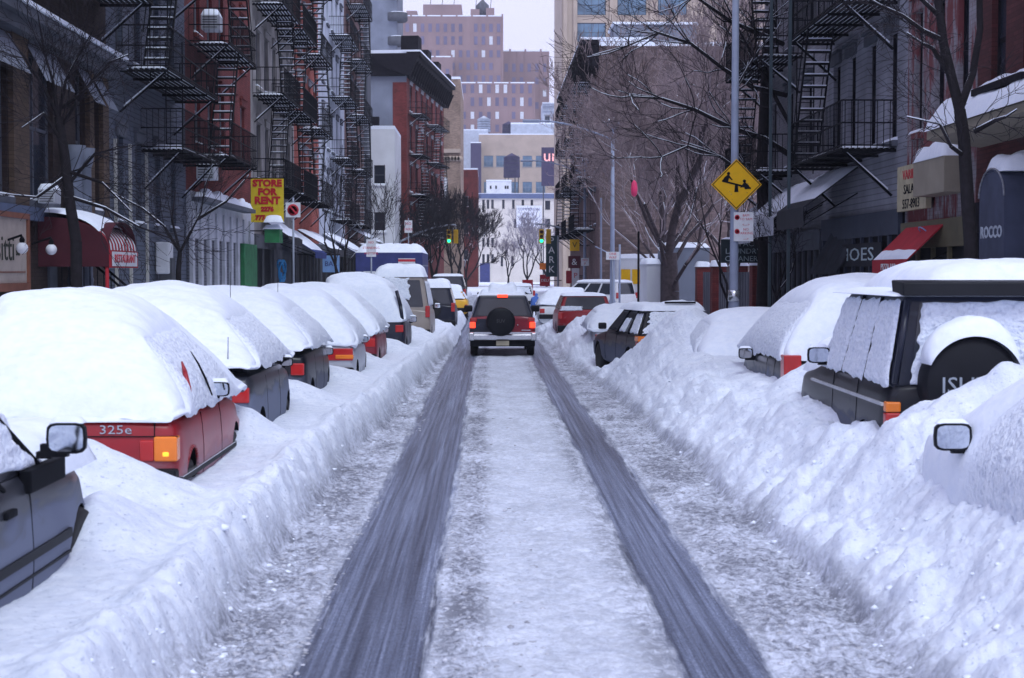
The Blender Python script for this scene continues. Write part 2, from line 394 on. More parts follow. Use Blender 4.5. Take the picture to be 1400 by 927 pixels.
def sheet(name, f0, f1, tcol):
    T = np.asarray(tcol)[None, :]; Y = ys[:, None]+0*T
    X = f0(ys)[:, None]*(1-T)+f1(ys)[:, None]*T
    Z, tm, sd = H(X, Y, True)
    nv, nu = X.shape
    co = np.stack([X, Y, Z], -1).reshape(-1, 3).astype(np.float32)
    i = np.arange((nv-1)*(nu-1)); r = i//(nu-1); c = i % (nu-1); a = r*nu+c
    F = np.stack([a, a+1, a+nu+1, a+nu], -1).astype(np.int32)
    me = bpy.data.meshes.new(name); me.vertices.add(len(co)); me.vertices.foreach_set('co', co.ravel())
    me.loops.add(F.size); me.loops.foreach_set('vertex_index', F.ravel())
    me.polygons.add(len(F)); me.polygons.foreach_set('loop_start', np.arange(0, F.size, 4, dtype=np.int32))
    me.polygons.foreach_set('loop_total', np.full(len(F), 4, np.int32)); me.polygons.foreach_set('use_smooth', np.ones(len(F), bool))
    me.update(calc_edges=True); me.materials.append(ROAD)
    for nm, arr in (('track', tm), ('slush', sd)):
        at_ = me.attributes.new(nm, 'FLOAT', 'POINT'); at_.data.foreach_set('value', arr.ravel().astype(np.float32))
    o = link(name, me); return struct(o)
c = lambda v: (lambda y: np.full_like(np.asarray(y, float), v))
tl_ = 1-np.concatenate([np.linspace(0, .26, 110), np.linspace(.26, 1, 95)[1:]])
sheet('snowbank', c(-8.3), footL, tl_[::-1])
sheet('road', footL, footR, np.linspace(0, 1, 250))
sheet('snowbank', footR, c(8.2), np.concatenate([np.linspace(0, .36, 220), np.linspace(.36, 1, 90)[1:]]))
g = MB(); g.box(-900, 900, -300, 1500, -.4, -.06, SNOW); struct(g.build('ground'))
for nm, x0, x1 in (('sidewalk', -8.3, -5.0), ('sidewalk', 5.6, 8.2)):
    g = MB(); g.box(x0, x1, -6, 100, -.05, .12, CONC); struct(g.build(nm))
g = MB(); g.box(-12, 12, 140, 900, -.05, .02, SNOW); struct(g.build('road'))
# loose crumbs of slush along the tracks and on the plough bank
def clods(name, N, fx, rmin, rmax, seed, mat, label):
    rnd = np.random.RandomState(seed); y = 5.8/(1-rnd.rand(N)*.82); x = fx(rnd, y, N)
    ico = bmesh.new(); bmesh.ops.create_icosphere(ico, subdivisions=1, radius=1); V = np.array([v.co[:] for v in ico.verts]); F = np.array([[v.index for v in f.verts] for f in ico.faces]); ico.free()
    r = rmin+(rmax-rmin)*rnd.rand(N)**4; z = H(x, y)-r*.1
    jit = 1+.45*(rnd.rand(N, len(V), 1)-.5)*2
    co = V[None]*jit*r[:, None, None]*np.stack([1+.5*rnd.rand(N), 1+.4*rnd.rand(N), .55+.3*rnd.rand(N)], -1)[:, None, :]+np.stack([x, y, z], -1)[:, None, :]
    FF = (F[None]+np.arange(N)[:, None, None]*len(V)).reshape(-1, 3)
    me = bpy.data.meshes.new(name); me.from_pydata(co.reshape(-1, 3).tolist(), [], FF.tolist()); me.materials.append(mat); me.shade_smooth()
    o = link(name, me); tag(o, label, 'snow crumbs', kind='stuff')
clods('snow_chunks', 340, lambda r, y, N: footR(y)+(r.rand(N)**1.4)*1.1-.05, .006, .030, 3, SNOW, 'broken chunks of snow lying on the plough bank right of the road')
clods('snow_chunks', 240, lambda r, y, N: footL(y)-(r.rand(N)**1.4)*.45+.15, .006, .030, 4, SNOW, 'broken chunks of snow along the foot of the bank left of the road')
DIRTY = M('dirty_slush', (.42, .43, .48), .7, .5, 9)
clods('slush_crumbs', 4200, lambda r, y, N: np.where(r.rand(N) < .5, footL(y)+r.rand(N)*.55, np.where(r.rand(N) < .5, -.33+r.rand(N)**2*.7, TR1+.03+r.rand(N)*.7)), .005, .022, 5, DIRTY, 'grey slush crumbs strewn beside the bare wheel tracks')

# ------------------------------------------------------------------ cars
def interp_s(y, pts):
    a = np.array(pts, float); n = 400; g = np.linspace(a[0, 0], a[-1, 0], n); v = np.interp(g, a[:, 0], a[:, 1])
    k = 25; w = np.hanning(k); w /= w.sum(); vp = np.concatenate([np.full(k//2, v[0])*1+0, v, np.full(k//2, v[-1])])
    vp[:k//2] = 2*v[0]-v[k//2:0:-1]; vp[-(k//2):] = 2*v[-1]-v[-2:-(k//2)-2:-1]
    return np.interp(y, g, np.convolve(vp, w, 'valid'))
def body(root, L, W, top, paint, zlow=.24, nose=.55, arches=(.85, None), arch_r=.37, name='body'):
    """lower body; top = list of (y, z)"""
    st = [0, .03, .10, .3]+list(np.linspace(.6, L-.6, 9))+[L-.3, L-.1, L-.03, L]
    ww = np.interp(st, [0, .03, .1, .35, .9, L-1.1, L-.4, L-.1, L-.03, L], [.90, .95, .98, .995, 1, 1, .97, .90, .84, .78])*W/2
    zz = np.interp(st, [p[0] for p in top], [p[1] for p in top])
    mb = MB(); rings = []
    for i, y in enumerate(st):
        w, t = ww[i], zz[i]; e = 0 if 0 < i < len(st)-1 else .03
        half = [(.80*w, zlow+e), (.93*w, zlow+.06+e), (.985*w, .40), (w, .55), (w, .68), (.985*w, t-.16), (.965*w, t-.06), (.93*w, t-.015-e), (.55*w, t+.01-e), (0, t+.015-e)]
        pts = [(x, y, z) for x, z in half]+[(-x, y, z) for x, z in half[::-1][1:]]
        rings.append(pts)
    n = len(rings[0]); vs = [p for r in rings for p in r]; fs = []
    for a in range(len(rings)-1):
        for b in range(n):
            fs.append((a*n+b, a*n+(b+1) % n, (a+1)*n+(b+1) % n, (a+1)*n+b))
    fs += [tuple(range(n)), tuple(range((len(rings)-1)*n, len(rings)*n))[::-1]]
    mb.add(vs, fs, paint, True); o = mb.build(name, root, sharp=38)
    ays = [a for a in (arches[0], arches[1] if arches[1] else L-.85)]
    cut = MB()
    for ay in ays:
        for s in (-1, 1): cut.lathe([(arch_r, s*(W/2-.22)), (arch_r, s*(W/2+.1))], 28, BLACK, (0, ay, .34), 'x', False)
    co = cut.build('cut'); co.parent = root
    co.data.materials.clear(); co.data.materials.append(BLACK)
    b = o.modifiers.new('b', 'BOOLEAN'); b.object = co; b.operation = 'DIFFERENCE'; b.solver = 'EXACT'; b.material_mode = 'TRANSFER' if hasattr(b, 'material_mode') else 'INDEX'
    bpy.context.view_layer.update(); bake(o); bpy.data.objects.remove(co)
    o.data.set_sharp_from_angle(angle=R(38))
    return o
WH = {}
def wheel(root, x, y, r=.33, w=.2):
    k = (r, w)
    if k not in WH:
        t = MB(); t.lathe([(r*.62, -w/2), (r*.93, -w/2), (r, -w*.3), (r, w*.3), (r*.93, w/2), (r*.62, w/2), (r*.6, 0)], 26, RUBBER, axis='x')
        m = MB(); m.lathe([(r*.60, -w*.38), (r*.55, -w*.42), (r*.5, -w*.30), (r*.16, -w*.36), (r*.1, -w*.42)], 20, CHROME, axis='x')
        m.lathe([(r*.60, w*.38), (r*.55, w*.42), (r*.5, w*.30), (r*.16, w*.36), (r*.1, w*.42)], 20, CHROME, axis='x')
        WH[k] = (t.mesh('tyre'), m.mesh('rim'))
    o = bpy.data.objects.new('wheel', WH[k][0]); COL.objects.link(o); o.parent = root; o.location = (x, y, r)
    link('rim', WH[k][1], o)
def wheels(root, L, W, r=.33, ys_=None):
    for y in (ys_ or (.85, L-.85)):
        for s in (-1, 1): wheel(root, s*(W/2-.13), y, r)
def quadpt(q, u, v):
    a, b, c_, d = [Vector(p) for p in q]; return (a*(1-u)+b*u)*(1-v)+(d*(1-u)+c_*u)*v
def panel(mb, q, u0, u1, v0, v1, off, mat, th=.012, rc=.0, smooth=False):
    """rounded panel on quad q = (bl, br, tr, tl), standing off its surface"""
    a, b, c_, d = [quadpt(q, *uv) for uv in ((u0, v0), (u1, v0), (u1, v1), (u0, v1))]
    n = (b-a).cross(d-a).normalized()
    def corner(p, e1, e2):
        r = rc; out = []
        d1 = (e1-p); d2 = (e2-p); d1 = d1.normalized()*min(r, d1.length*.45); d2 = d2.normalized()*min(r, d2.length*.45)
        return [p+d1, p+d1*.3+d2*.3*.0+d2*.06, p+d2*.3+d1*.06, p+d2] if r else [p]
    pts = corner(a, d, b)+corner(b, a, c_)+corner(c_, b, d)+corner(d, c_, a)
    mb.prism([p+n*off for p in pts], -n*th, mat); return n
def crust_panel(name, parent, q, u0, u1, v0, v1, off, seed=0, amp=.012, res=28, ragged=.10):
    nu = nv = res
    U, V = np.meshgrid(np.linspace(0, 1, nu), np.linspace(0, 1, nv), indexing='ij')
    # ragged outline
    uu = u0+(u1-u0)*(U+ragged*.6*(fbm(V*4+seed, V*0+1, seed, 3))*(1-2*np.abs(U-.5))*0+ragged*np.where(U > .5, 1, -1)*(2*np.abs(U-.5))**8*(fbm(V*5+seed*3, U*0+2, seed, 3)*.9-.1))
    vv = v0+(v1-v0)*(V+ragged*np.where(V > .5, 1, -1)*(2*np.abs(V-.5))**8*(fbm(U*5+seed*3, U*0+7, seed+3, 3)*.9-.1))
    Q = [np.array(p, float) for p in q]
    P = (Q[0]*(1-uu[..., None])+Q[1]*uu[..., None])*(1-vv[..., None])+(Q[3]*(1-uu[..., None])+Q[2]*uu[..., None])*vv[..., None]
    n = np.cross(Q[1]-Q[0], Q[3]-Q[0]); n = n/np.linalg.norm(n)
    e = np.clip(1-np.abs(2*U-1)**10, 0, 1)**.5*np.clip(1-np.abs(2*V-1)**10, 0, 1)**.5
    k = P[..., 0]+P[..., 1]; h = .5-np.abs(fbm(k*7+seed, P[..., 2]*10, seed+5, 3, .6))
    P = P+n*(off+e*(.022+amp*1.6*h))[..., None]
    mb = MB(); mb.grid(P, CRUST); o = mb.build(name, parent)
    a = o.data.attributes.new('crust', 'FLOAT', 'POINT'); a.data.foreach_set('value', np.full(len(o.data.vertices), .8, np.float32))
    return o
def shell(root, prof, W, zb, roofz, gh, seed=0, nl=110, na=30, tum=.22, drop=.03, pw=.55, zbf=None, sag=.05, name='snow_cover', out=.03, xs=0.):
    """thick blanket of snow lying over boot, windows and roof"""
    y0, y1 = prof[0][0], prof[-1][0]
    s = np.linspace(0, 1, nl); y = y0+(y1-y0)*(.5-.5*np.cos(s*math.pi))*.6+(y1-y0)*s*.4
    zt = interp_s(y, prof)
    e = np.clip(np.minimum(y-y0, y1-y)/.35, 0, 1)
    w = (W/2+out)*(1-.16*(1-np.sqrt(1-(1-e)**2)))
    k = sst(gh[0], gh[1], y)*(1-sst(gh[2], gh[3], y))
    zbl = zb if zbf is None else np.interp(y, [p[0] for p in zbf], [p[1] for p in zbf])
    a = np.concatenate([np.linspace(0, 1, na), np.linspace(1, 2, na)[1:]])  # 0..1 window part ; 1..2 dome
    P = []; C = []
    for side in (1, -1):
        lo = zbl-drop-sag*np.clip(fbm(y*2.6+seed, y*0+side, seed, 3), -.7, 1)
        ze = np.maximum(zbl+.05+k*(roofz-zbl), lo+.05); ze = np.minimum(ze, zt-.01*0-.02*k)
        ze = np.maximum(ze, lo+.02)
        we = w-tum*k
        t = np.clip(a, 0, 1)[None, :]; d = np.clip(a-1, 0, 1)[None, :]*math.pi/2
        xw = w[:, None]*(1-t)+we[:, None]*t+(.035+.06*k[:, None])*np.sin(t*math.pi)
        zw = lo[:, None]*(1-t)+ze[:, None]*t
        X = np.where(a[None] <= 1, xw, we[:, None]*np.cos(d)**.75)
        Z = np.where(a[None] <= 1, zw, ze[:, None]+(np.maximum(zt, ze+.01)-ze)[:, None]*np.sin(d)**(1/pw*.55))
        Y = y[:, None]+0*X
        cr = np.where(a[None] <= 1, 1., 0)*k[:, None]*np.clip((1.12-a)/.2, 0, 1)[None]
        P.append(np.stack([side*X, Y, Z], -1)); C.append(cr)
    # join the two halves at the crown
    PR, PL = P; full = np.concatenate([PR, PL[:, ::-1][:, 1:]], 1); CR = np.concatenate([C[0], C[1][:, ::-1][:, 1:]], 1)
    x, yy, z = full[..., 0], full[..., 1], full[..., 2]
    n1 = .050*fbm(x*1.6+seed, yy*1.3+z, seed+2, 3)+.008*fbm(x*7+seed, yy*7+z*5, seed+4, 3)
    full[..., 2] += n1*(.4+(1-CR)); full[..., 0] += xs+CR*np.sign(x)*.014*fbm(yy*9, z*12, seed+6, 4, .7)
    full[:3, :, 2] += (.05*fbm(full[:3, :, 0]*3.5+seed, full[:3, :, 0]*0, seed+8, 4, .6))*np.array([1, .7, .3])[:, None]
    full[:2, :, 1] += .03*fbm(full[:2, :, 0]*5+seed, full[:2, :, 0]*0+3, seed+9, 3)
    mb = MB(); mb.grid(full, CRUST)
    nu_, nv_ = full.shape[:2]
    mb.f.append(list(range(nv_))); mb.m.append(0); mb.sm.append(True)
    mb.f.append(list(range((nu_-1)*nv_, nu_*nv_))); mb.m.append(0); mb.sm.append(True)
    o = mb.build(name, root)
    at_ = o.data.attributes.new('crust', 'FLOAT', 'POINT'); at_.data.foreach_set('value', CR.ravel().astype(np.float32))
    return o
def mirror(root, x, y, z, side, w=.2, h=.13, big=False, cover=True):
    m = MB(); cx = x+side*w*.55
    prof = []
    for i in range(14):
        t = 2*math.pi*i/14; prof.append((cx+w/2*np.sign(math.cos(t))*abs(math.cos(t))**.45, 0, z+h/2*np.sign(math.sin(t))*abs(math.sin(t))**.45))
    vs = [(p[0], y, p[2]) for p in prof]+[(cx+(p[0]-cx)*.97, y+.05, z+(p[2]-z)*.97) for p in prof]+[(cx+(p[0]-cx)*.6, y+.12, z+(p[2]-z)*.6) for p in prof]
    fs = [(i, (i+1) % 14, 14+(i+1) % 14, 14+i) for i in range(14)]+[(14+i, 14+(i+1) % 14, 28+(i+1) % 14, 28+i) for i in range(14)]+[tuple(range(28, 42)), tuple(range(14))]
    m.add(vs, fs, PLAST, False); m.box(min(x-side*.03, cx), max(x-side*.03, cx), y+.02, y+.08, z-h*.5-.02, z-h*.2, PLAST)
    o = m.build('wing_mirror', root)
    g_ = MB(); g_.add([(cx+(p[0]-cx)*.86, y-.004, z+(p[2]-z)*.84) for p in prof], [tuple(range(14))], MIRR); g_.build('mirror_glass', o)
    if cover: dome_snow('snow_cap', o, cx-w*.42, cx+w*.42, y, y+.09, z+h/2-.004, .035, 3, (8, 6))
    return o
def ghquads(W, L, zb, zr, yb0, yt0, yt1, yb1, tum=.2):
    wb = W/2*.93; wt = wb-tum
    P = lambda s, w, y, z: Vector((s*w, y, z))
    return dict(right=(P(1, wb, yb0, zb), P(1, wb, yb1, zb), P(1, wt, yt1, zr), P(1, wt, yt0, zr)),
                left=(P(-1, wb, yb1, zb), P(-1, wb, yb0, zb), P(-1, wt, yt0, zr), P(-1, wt, yt1, zr)),
                rear=(P(-1, wb, yb0, zb), P(1, wb, yb0, zb), P(1, wt, yt0, zr), P(-1, wt, yt0, zr)),
                front=(P(1, wb, yb1, zb), P(-1, wb, yb1, zb), P(-1, wt, yt1, zr), P(1, wt, yt1, zr)))
def greenhouse(root, W, L, zb, zr, yb0, yt0, yt1, yb1, paint, side_wins, tum=.2, rear=(.08, .92, .1, .9), name='cabin'):
    q = ghquads(W, L, zb, zr, yb0, yt0, yt1, yb1, tum)
    b0, b1, t1, t0 = q['right']; c0, c1, d1, d0 = q['left'][1], q['left'][0], q['left'][3], q['left'][2]
    mb = MB(); vs = [b0-Vector((0, 0, .05)), b1-Vector((0, 0, .05)), c1-Vector((0, 0, .05)), c0-Vector((0, 0, .05)), t0, t1, d1, d0]
    # rounded roof
    mb.add(vs, [(0, 1, 5, 4), (1, 2, 6, 5), (2, 3, 7, 6), (3, 0, 4, 7), (4, 5, 6, 7), (3, 2, 1, 0)], paint)
    cab = mb.build(name, root, bevel=.05)
    for key in ('right', 'left'):
        for (u0, u1) in side_wins:
            if key == 'left': u0, u1 = 1-u1, 1-u0
            m = MB(); panel(m, q[key], u0, u1, .08, .88, .008, GLASS, .012, .05); m.build('side_window', root)
    m = MB(); panel(m, q['rear'], *rear, .008, GLASS, .012, .06); m.build('rear_window', root)
    m = MB(); panel(m, q['front'], .06, .94, .08, .92, .008, GLASS, .012, .06); m.build('windscreen', root)
    return q
def seams(root, W, ylist, z0, z1, side=1, tilt=.0, name='door_seam', xo=.0):
    for y in ylist:
        m = MB(); hs = [(z0, .985 if z0 < .5 else 1.), (.55, 1.), (.68, 1.), (z1-.12, .985), (z1, .965)]
        m.poly([(side*(W/2*f+xo), y, z) for z, f in hs if z0 <= z <= z1], .0045, 4, BLACK); m.build(name, root)
def lampbox(root, name, x0, x1, y0, y1, z0, z1, mat):
    m = MB(); m.box(x0, x1, y0, y1, z0, z1, mat); return m.build(name, root, bevel=.015)
def carroot(name, label, d, xside, W, side, cat='car', rz=0., group='cars parked along the kerb'):
    """side=+1: the right flank of the car lies on x=xside (left kerb); side=-1: its left flank"""
    return thing(name, label, cat, (xside-side*W/2, d, 0), rz, group)
GR = (.34, .355, .42)
P_RED = M('red_paint', (.27, .012, .018), .3, .12, spec=.5, grime=((.36, .27, .32), .62, .62))
P_DARK = M('charcoal_paint', (.030, .033, .042), .3, .2, spec=.5, grime=((.15, .175, .25), .86, .92))
P_BLK = M('black_paint', (.009, .010, .015), .32, .2, spec=.3, grime=((.11, .125, .185), .70, .7))
P_SIL = M('silver_paint', (.42, .44, .50), .35, .1, spec=.5, grime=((.34, .35, .40), .5, .6))
P_GOLD = M('gold_beige_paint', (.30, .26, .235), .35, .1, spec=.5, grime=((.30, .29, .31), .5, .6))
P_NAVY = M('dark_blue_paint', (.012, .015, .030), .32, .2, spec=.35, grime=((.15, .16, .21), .6, .5))
P_MAR = M('maroon_paint', (.20, .014, .028), .32, .12, spec=.5, grime=((.22, .14, .16), .55, .5))
P_YEL = M('taxi_yellow_paint', (.70, .38, .03), .35, .1, spec=.5)
P_WHT = M('white_paint', (.66, .68, .72), .4, .06, spec=.4)
def antenna(root, x, y, z, h):
    m = MB(); m.tube((x, y, z), (x+.01, y-.03, z+h), .006, .004, 5, BLACK); m.build('antenna', root)
def sedan(label, d, xs, W, L, zb, prof, paint, side, roofz=1.42, gh=(.85, 1.6, 2.7, 3.6), seed=1, lean=-.45, arch0=.75, mir=None, rz=0., lampmat=None, nl=100, sag=.05, W_out=.0, group='cars parked along the kerb', drop=.03, lamps=True, shadow=True, wh=True, tum=.22, tumk=1):
    r = carroot('parked_car', label, d, xs, W, side, 'car', rz, group)
    body(r, L, W, [(0, zb-.05), (.12, zb), (L-1.35, zb), (L-.5, zb-.12), (L, zb-.4)], paint, arches=(arch0, L-.8))
    if wh: wheels(r, L, W, .31, (arch0, L-.8))
    cab = greenhouse(r, W-.18, L, zb, roofz-.14, gh[0]+.22, gh[1]+.22, gh[2]-.1, gh[3]-.25, paint, ((.08, .46), (.5, .9)), tum=tum+.02)
    sh = shell(r, prof, W, zb, roofz, gh, seed, nl=nl, sag=sag, out=W_out, drop=drop, tum=tum)
    co = sh.data; n = len(co.vertices); a = np.empty(n*3, np.float32); co.vertices.foreach_get('co', a); a = a.reshape(-1, 3)
    zmax = a[:, 2].max(); f = np.clip((a[:, 2]-zb)/(zmax-zb), 0, 1)**1.4
    a[:, 0] += lean*f; a[:, 0] = np.where(a[:, 0]*np.sign(lean) > 0, a[:, 0]*(1+.42*f**.5), a[:, 0])
    co.vertices.foreach_set('co', a.ravel()); co.update()
    if lamps:
        lm = lampmat or LAMPR
        for s in (-1, 1): lampbox(r, 'tail_lamp', min(s*(W/2-.24), s*(W/2-.05)), max(s*(W/2-.24), s*(W/2-.05)), -.022, .14, zb-.30, zb-.13, lm)
    m = MB(); m.box(-W/2+.02, W/2-.02, -.09, .12, .42, .60, PLAST); m.build('bumper', r, bevel=.03)
    r.scale = (1, .84, 1)
    if mir: mirror(r, side*(W/2+mir[2]), mir[0], mir[1], side, *(mir[3:] or (.2, .12)))
    return r
# --- left kerb, near to far
# 1: dark off-road wagon at the left edge of the picture
r = carroot('parked_car', 'grimy charcoal off-roader at the left edge with a big square wing mirror', 5.3, -2.62, 1.78, 1, 'off-roader', 0, 'cars parked along the kerb')
body(r, 5.1, 1.78, [(0, 1.12), (3.6, 1.10), (4.3, 1.02), (4.9, .95), (5.1, .8)], P_DARK, arches=(.95, 4.72), arch_r=.40, zlow=.3)
wheels(r, 5.1, 1.78, .36, (.95, 4.72))
q = greenhouse(r, 1.78, 5.1, 1.10, 1.86, .05, .2, 2.6, 3.95, P_DARK, ((.04, .3), (.34, .6), (.64, .93)), tum=.17)
crust_panel('window_snow', r, q['right'], .02, .98, .0, .99, .018, 3, .02, 60)
m = MB(); m.box(.83, .905, 3.45, 4.16, .985, 1.12, BLACK); m.build('window_seal', r, bevel=.01)
m = MB(); pa = quadpt(q['right'], .97, 0); pb = quadpt(q['right'], .975, .99); m.tube(pa+Vector((.03, 0, -.02)), pb+Vector((.03, 0, 0)), .016, .016, 6, BLACK)
m.tube(quadpt(q['right'], .75, -.05)+Vector((.045, 0, 0)), quadpt(q['right'], .66, .99)+Vector((.045, 0, 0)), .014, .014, 6, BLACK); m.build('window_frame', r)
seams(r, 1.78, (3.52, 2.3), .38, 1.06, 1)
m = MB(); m.box(.875, .905, .3, 4.3, .60, .655, PLAST); m.box(.88, .898, .3, 4.3, .50, .515, PLAST); m.build('side_moulding', r)
m = MB(); m.box(.86, .905, 3.02, 3.20, .90, .945, BLACK); m.build('door_handle', r, bevel=.01)
mirror(r, .90, 3.72, 1.275, 1, .235, .185)
m = MB(); m.box(.84, .93, 3.76, 3.82, 1.15, 1.19, PLAST); m.build('mirror_arm', r)
dome_snow('snow_cover', r, -.8, .8, .1, 3.0, 1.86, .42, 5, (24, 30))
dome_snow('bonnet_snow', r, -.85, .87, 3.9, 5.05, .99, .33, 6, (24, 24))
# 2: red saloon
r = sedan('red saloon with amber lamp and 325e badge under a high dome of snow', 12.9, -2.6, 1.66, 4.35, 1.02,
          [(-.02, 1.0), (.05, 1.16), (.25, 1.36), (.7, 1.62), (1.2, 1.90), (1.8, 2.09), (2.5, 2.12), (3.0, 1.98), (3.5, 1.62), (3.8, 1.3), (4.36, 1.02)],
          P_RED, 1, roofz=1.62, gh=(.35, 1.0, 2.8, 3.6), seed=2, mir=(2.15, 1.13, -.10, .21, .14), nl=170, lamps=False, arch0=.74, tum=.25)
lampbox(r, 'turn_lamp', .62, .815, -.03, .14, .66, .87, LAMPA)
lampbox(r, 'tail_lamp', .50, .618, -.024, .1, .66, .84, LAMPR); lampbox(r, 'tail_lamp', -.62, -.5, -.024, .1, .66, .84, LAMPR); lampbox(r, 'turn_lamp', -.815, -.622, -.024, .1, .66, .84, LAMPA)
lampbox(r, 'lamp_bulb', .69, .75, -.036, .0, .70, .745, AMBLIT)
txt('325e', .105, (.30, -.012, .925), CHROME, r, ext=.004, sx=1.35)
m = MB(); m.box(-.8, .815, -.012, .02, .866, .874, BLACK); m.box(.622, .628, -.014, .02, .87, 1.0, BLACK); m.build('boot_seam', r)
seams(r, 1.66, (2.45, 1.32), .38, .98)
m = MB(); m.box(.79, .842, .1, 3.4, .47, .515, PLAST); m.box(.79, .845, .1, 3.4, .515, .522, CHROME); m.build('side_moulding', r)
# red pillar left bare between rear window and side window
m = MB(); m.poly([(.80, .80, 1.06), (.77, .86, 1.22), (.73, .93, 1.36), (.69, 1.0, 1.45)], [.022, .03, .024, .008], 5, P_RED); m.build('bare_pillar', r)
m = MB(); m.poly([(.845, 1.75, 1.1), (.80, 1.68, 1.25), (.74, 1.62, 1.40), (.68, 1.55, 1.52)], [.008, .012, .010, .004], 5, BLACK); m.build('window_frame', r)
m = MB(); m.poly([(.80+.028*math.sin(t), .74+.36*math.cos(t), .36+.36*math.sin(t)) for t in np.linspace(.1, 3.0, 22)], .014, 6, P_RED); m.build('arch_trim', r)
# 3: dark saloon
r = sedan('dark grimy saloon with red lamp parked just ahead of the red saloon', 17.0, -2.6, 1.70, 4.4, 1.10,
          [(-.02, 1.12), (.1, 1.3), (.5, 1.55), (1.2, 1.92), (1.9, 2.10), (2.7, 2.12), (3.2, 1.98), (3.7, 1.6), (4.05, 1.3), (4.4, 1.1)],
          P_DARK, 1, roofz=1.66, gh=(.4, 1.1, 3.0, 3.8), seed=5, mir=(3.25, 1.10, -.12), nl=130, arch0=.8, drop=-.05, tum=.25)
seams(r, 1.7, (2.6, 1.3), .38, 1.04); antenna(r, .55, .12, 1.15, .38)
m = MB(); m.box(.2, .52, -.02, .1, .80, .93, LAMPW); m.build('reversing_lamp', r, bevel=.01)
# 4: black saloon
r = sedan('black saloon with salt-streaked flank, third of the snow domes along the left kerb', 21.9, -2.58, 1.70, 4.4, 1.08,
          [(-.02, 1.1), (.1, 1.32), (.6, 1.6), (1.3, 1.92), (2.0, 2.07), (2.7, 2.04), (3.3, 1.9), (3.9, 1.6), (4.4, 1.0)],
          P_BLK, 1, roofz=1.62, gh=(.5, 1.3, 3.2, 4.1), seed=9, mir=(3.3, .98, -.12), nl=110, tum=.22, drop=-.04)
seams(r, 1.7, (2.6, 1.3), .38, 1.02); antenna(r, -.3, .4, 1.5, .75)
# 5: silver saloon
r = sedan('silver saloon showing a wide red and amber tail lamp below its snow', 26.6, -2.32, 1.66, 3.9, 1.0,
          [(-.02, 1.0), (.1, 1.25), (.5, 1.5), (1.0, 1.85), (1.7, 2.0), (2.4, 2.0), (3.0, 1.8), (3.6, 1.3), (3.9, 1.0)],
          P_SIL, 1, roofz=1.55, gh=(.5, 1.2, 2.7, 3.4), seed=12, mir=(2.3, 1.0, -.12), nl=90, lamps=False)
lampbox(r, 'tail_lamp', .22, .80, -.03, .12, .72, .93, LAMPR); lampbox(r, 'tail_lamp', -.8, -.22, -.03, .12, .72, .93, LAMPR)
m = MB(); m.box(.5, .81, -.04, .11, .75, .82, LAMPA); m.build('turn_lamp', r, bevel=.01); antenna(r, -.55, .5, 1.5, .9)
# 6: red hatchback
r = sedan('dark red hatchback with only a strip of its flank free of snow', 31.0, -2.24, 1.68, 4.3, 1.04,
          [(-.02, 1.0), (.1, 1.3), (.5, 1.6), (1.0, 1.9), (1.7, 2.03), (2.5, 2.03), (3.2, 1.8), (3.8, 1.3), (4.3, .95)],
          P_MAR, 1, roofz=1.58, gh=(.3, .9, 2.9, 3.7), seed=15, mir=(2.6, 1.0, -.12), nl=90)
seams(r, 1.68, (2.4, 1.3), .38, .98)
# 7: off-roader dome
r = sedan('tall dark wagon with a bare black rear pillar behind the gold minivan', 36.6, -1.98, 1.76, 4.6, 1.12,
          [(-.02, 1.1), (.05, 1.5), (.3, 1.95), (.8, 2.15), (1.7, 2.24), (2.6, 2.2), (3.2, 2.0), (3.9, 1.5), (4.6, 1.0)],
          P_NAVY, 1, roofz=1.78, gh=(.1, .4, 2.9, 3.8), seed=18, mir=(2.6, 1.06, -.06, .22, .15), nl=90, lean=-.3)
m = MB(); m.poly([(.80, .03, 1.12), (.76, .06, 1.45), (.66, .16, 1.8)], .045, 6, P_NAVY); m.build('bare_pillar', r)
seams(r, 1.76, (2.4, 1.3), .38, 1.06)
def boxy(name, label, cat, d, xs, W, L, zb, zr, paint, side, rear_snow=(0, 1, 0, 1), roof_snow=.25, wins=((.05, .33), (.37, .62), (.66, .93)), lamp=(.9, 1.2), rz=0., group='cars parked along the kerb', side_snow=True, zlow=.28, slope=.16, hood=1.0, tum=.16, z0=0.):
    r = carroot(name, label, d, xs, W, side, cat, rz, group)
    body(r, L, W, [(0, zb), (L-hood-.3, zb), (L-hood+.1, zb-.08), (L-.15, zb-.25), (L, zb-.4)], paint, arches=(.85, L-.85), arch_r=.38, zlow=zlow)
    wheels(r, L, W, .34)
    q = greenhouse(r, W, L, zb, zr, .04, slope, L-hood-.9, L-hood, paint, wins, tum=tum)
    if rear_snow: crust_panel('window_snow', r, q['rear'], *rear_snow, .02, 4, .012, 30)
    if side_snow:
        for i, (a, b) in enumerate(wins):
            kk = 'right' if side > 0 else 'left'
            if kk == 'left': a, b = 1-b, 1-a
            crust_panel('window_snow', r, q[kk], a+.01, b-.01, .1, .84, .018, 7+i, .012, 22)
    for s in (-1, 1): lampbox(r, 'tail_lamp', min(s*(W/2-.16), s*(W/2-.03)), max(s*(W/2-.16), s*(W/2-.03)), -.02, .08, lamp[0], lamp[1], LAMPR)
    m = MB(); m.box(-W/2+.01, W/2-.01, -.1, .12, .40, .60, PLAST); m.build('bumper', r, bevel=.03)
    wt = W/2*.93-tum
    if roof_snow: dome_snow('snow_cover', r, -wt-.03, wt+.03, slope-.03, L-hood-.8, zr-.01, roof_snow, int(d), (22, 26), pw=.5)
    return r, q
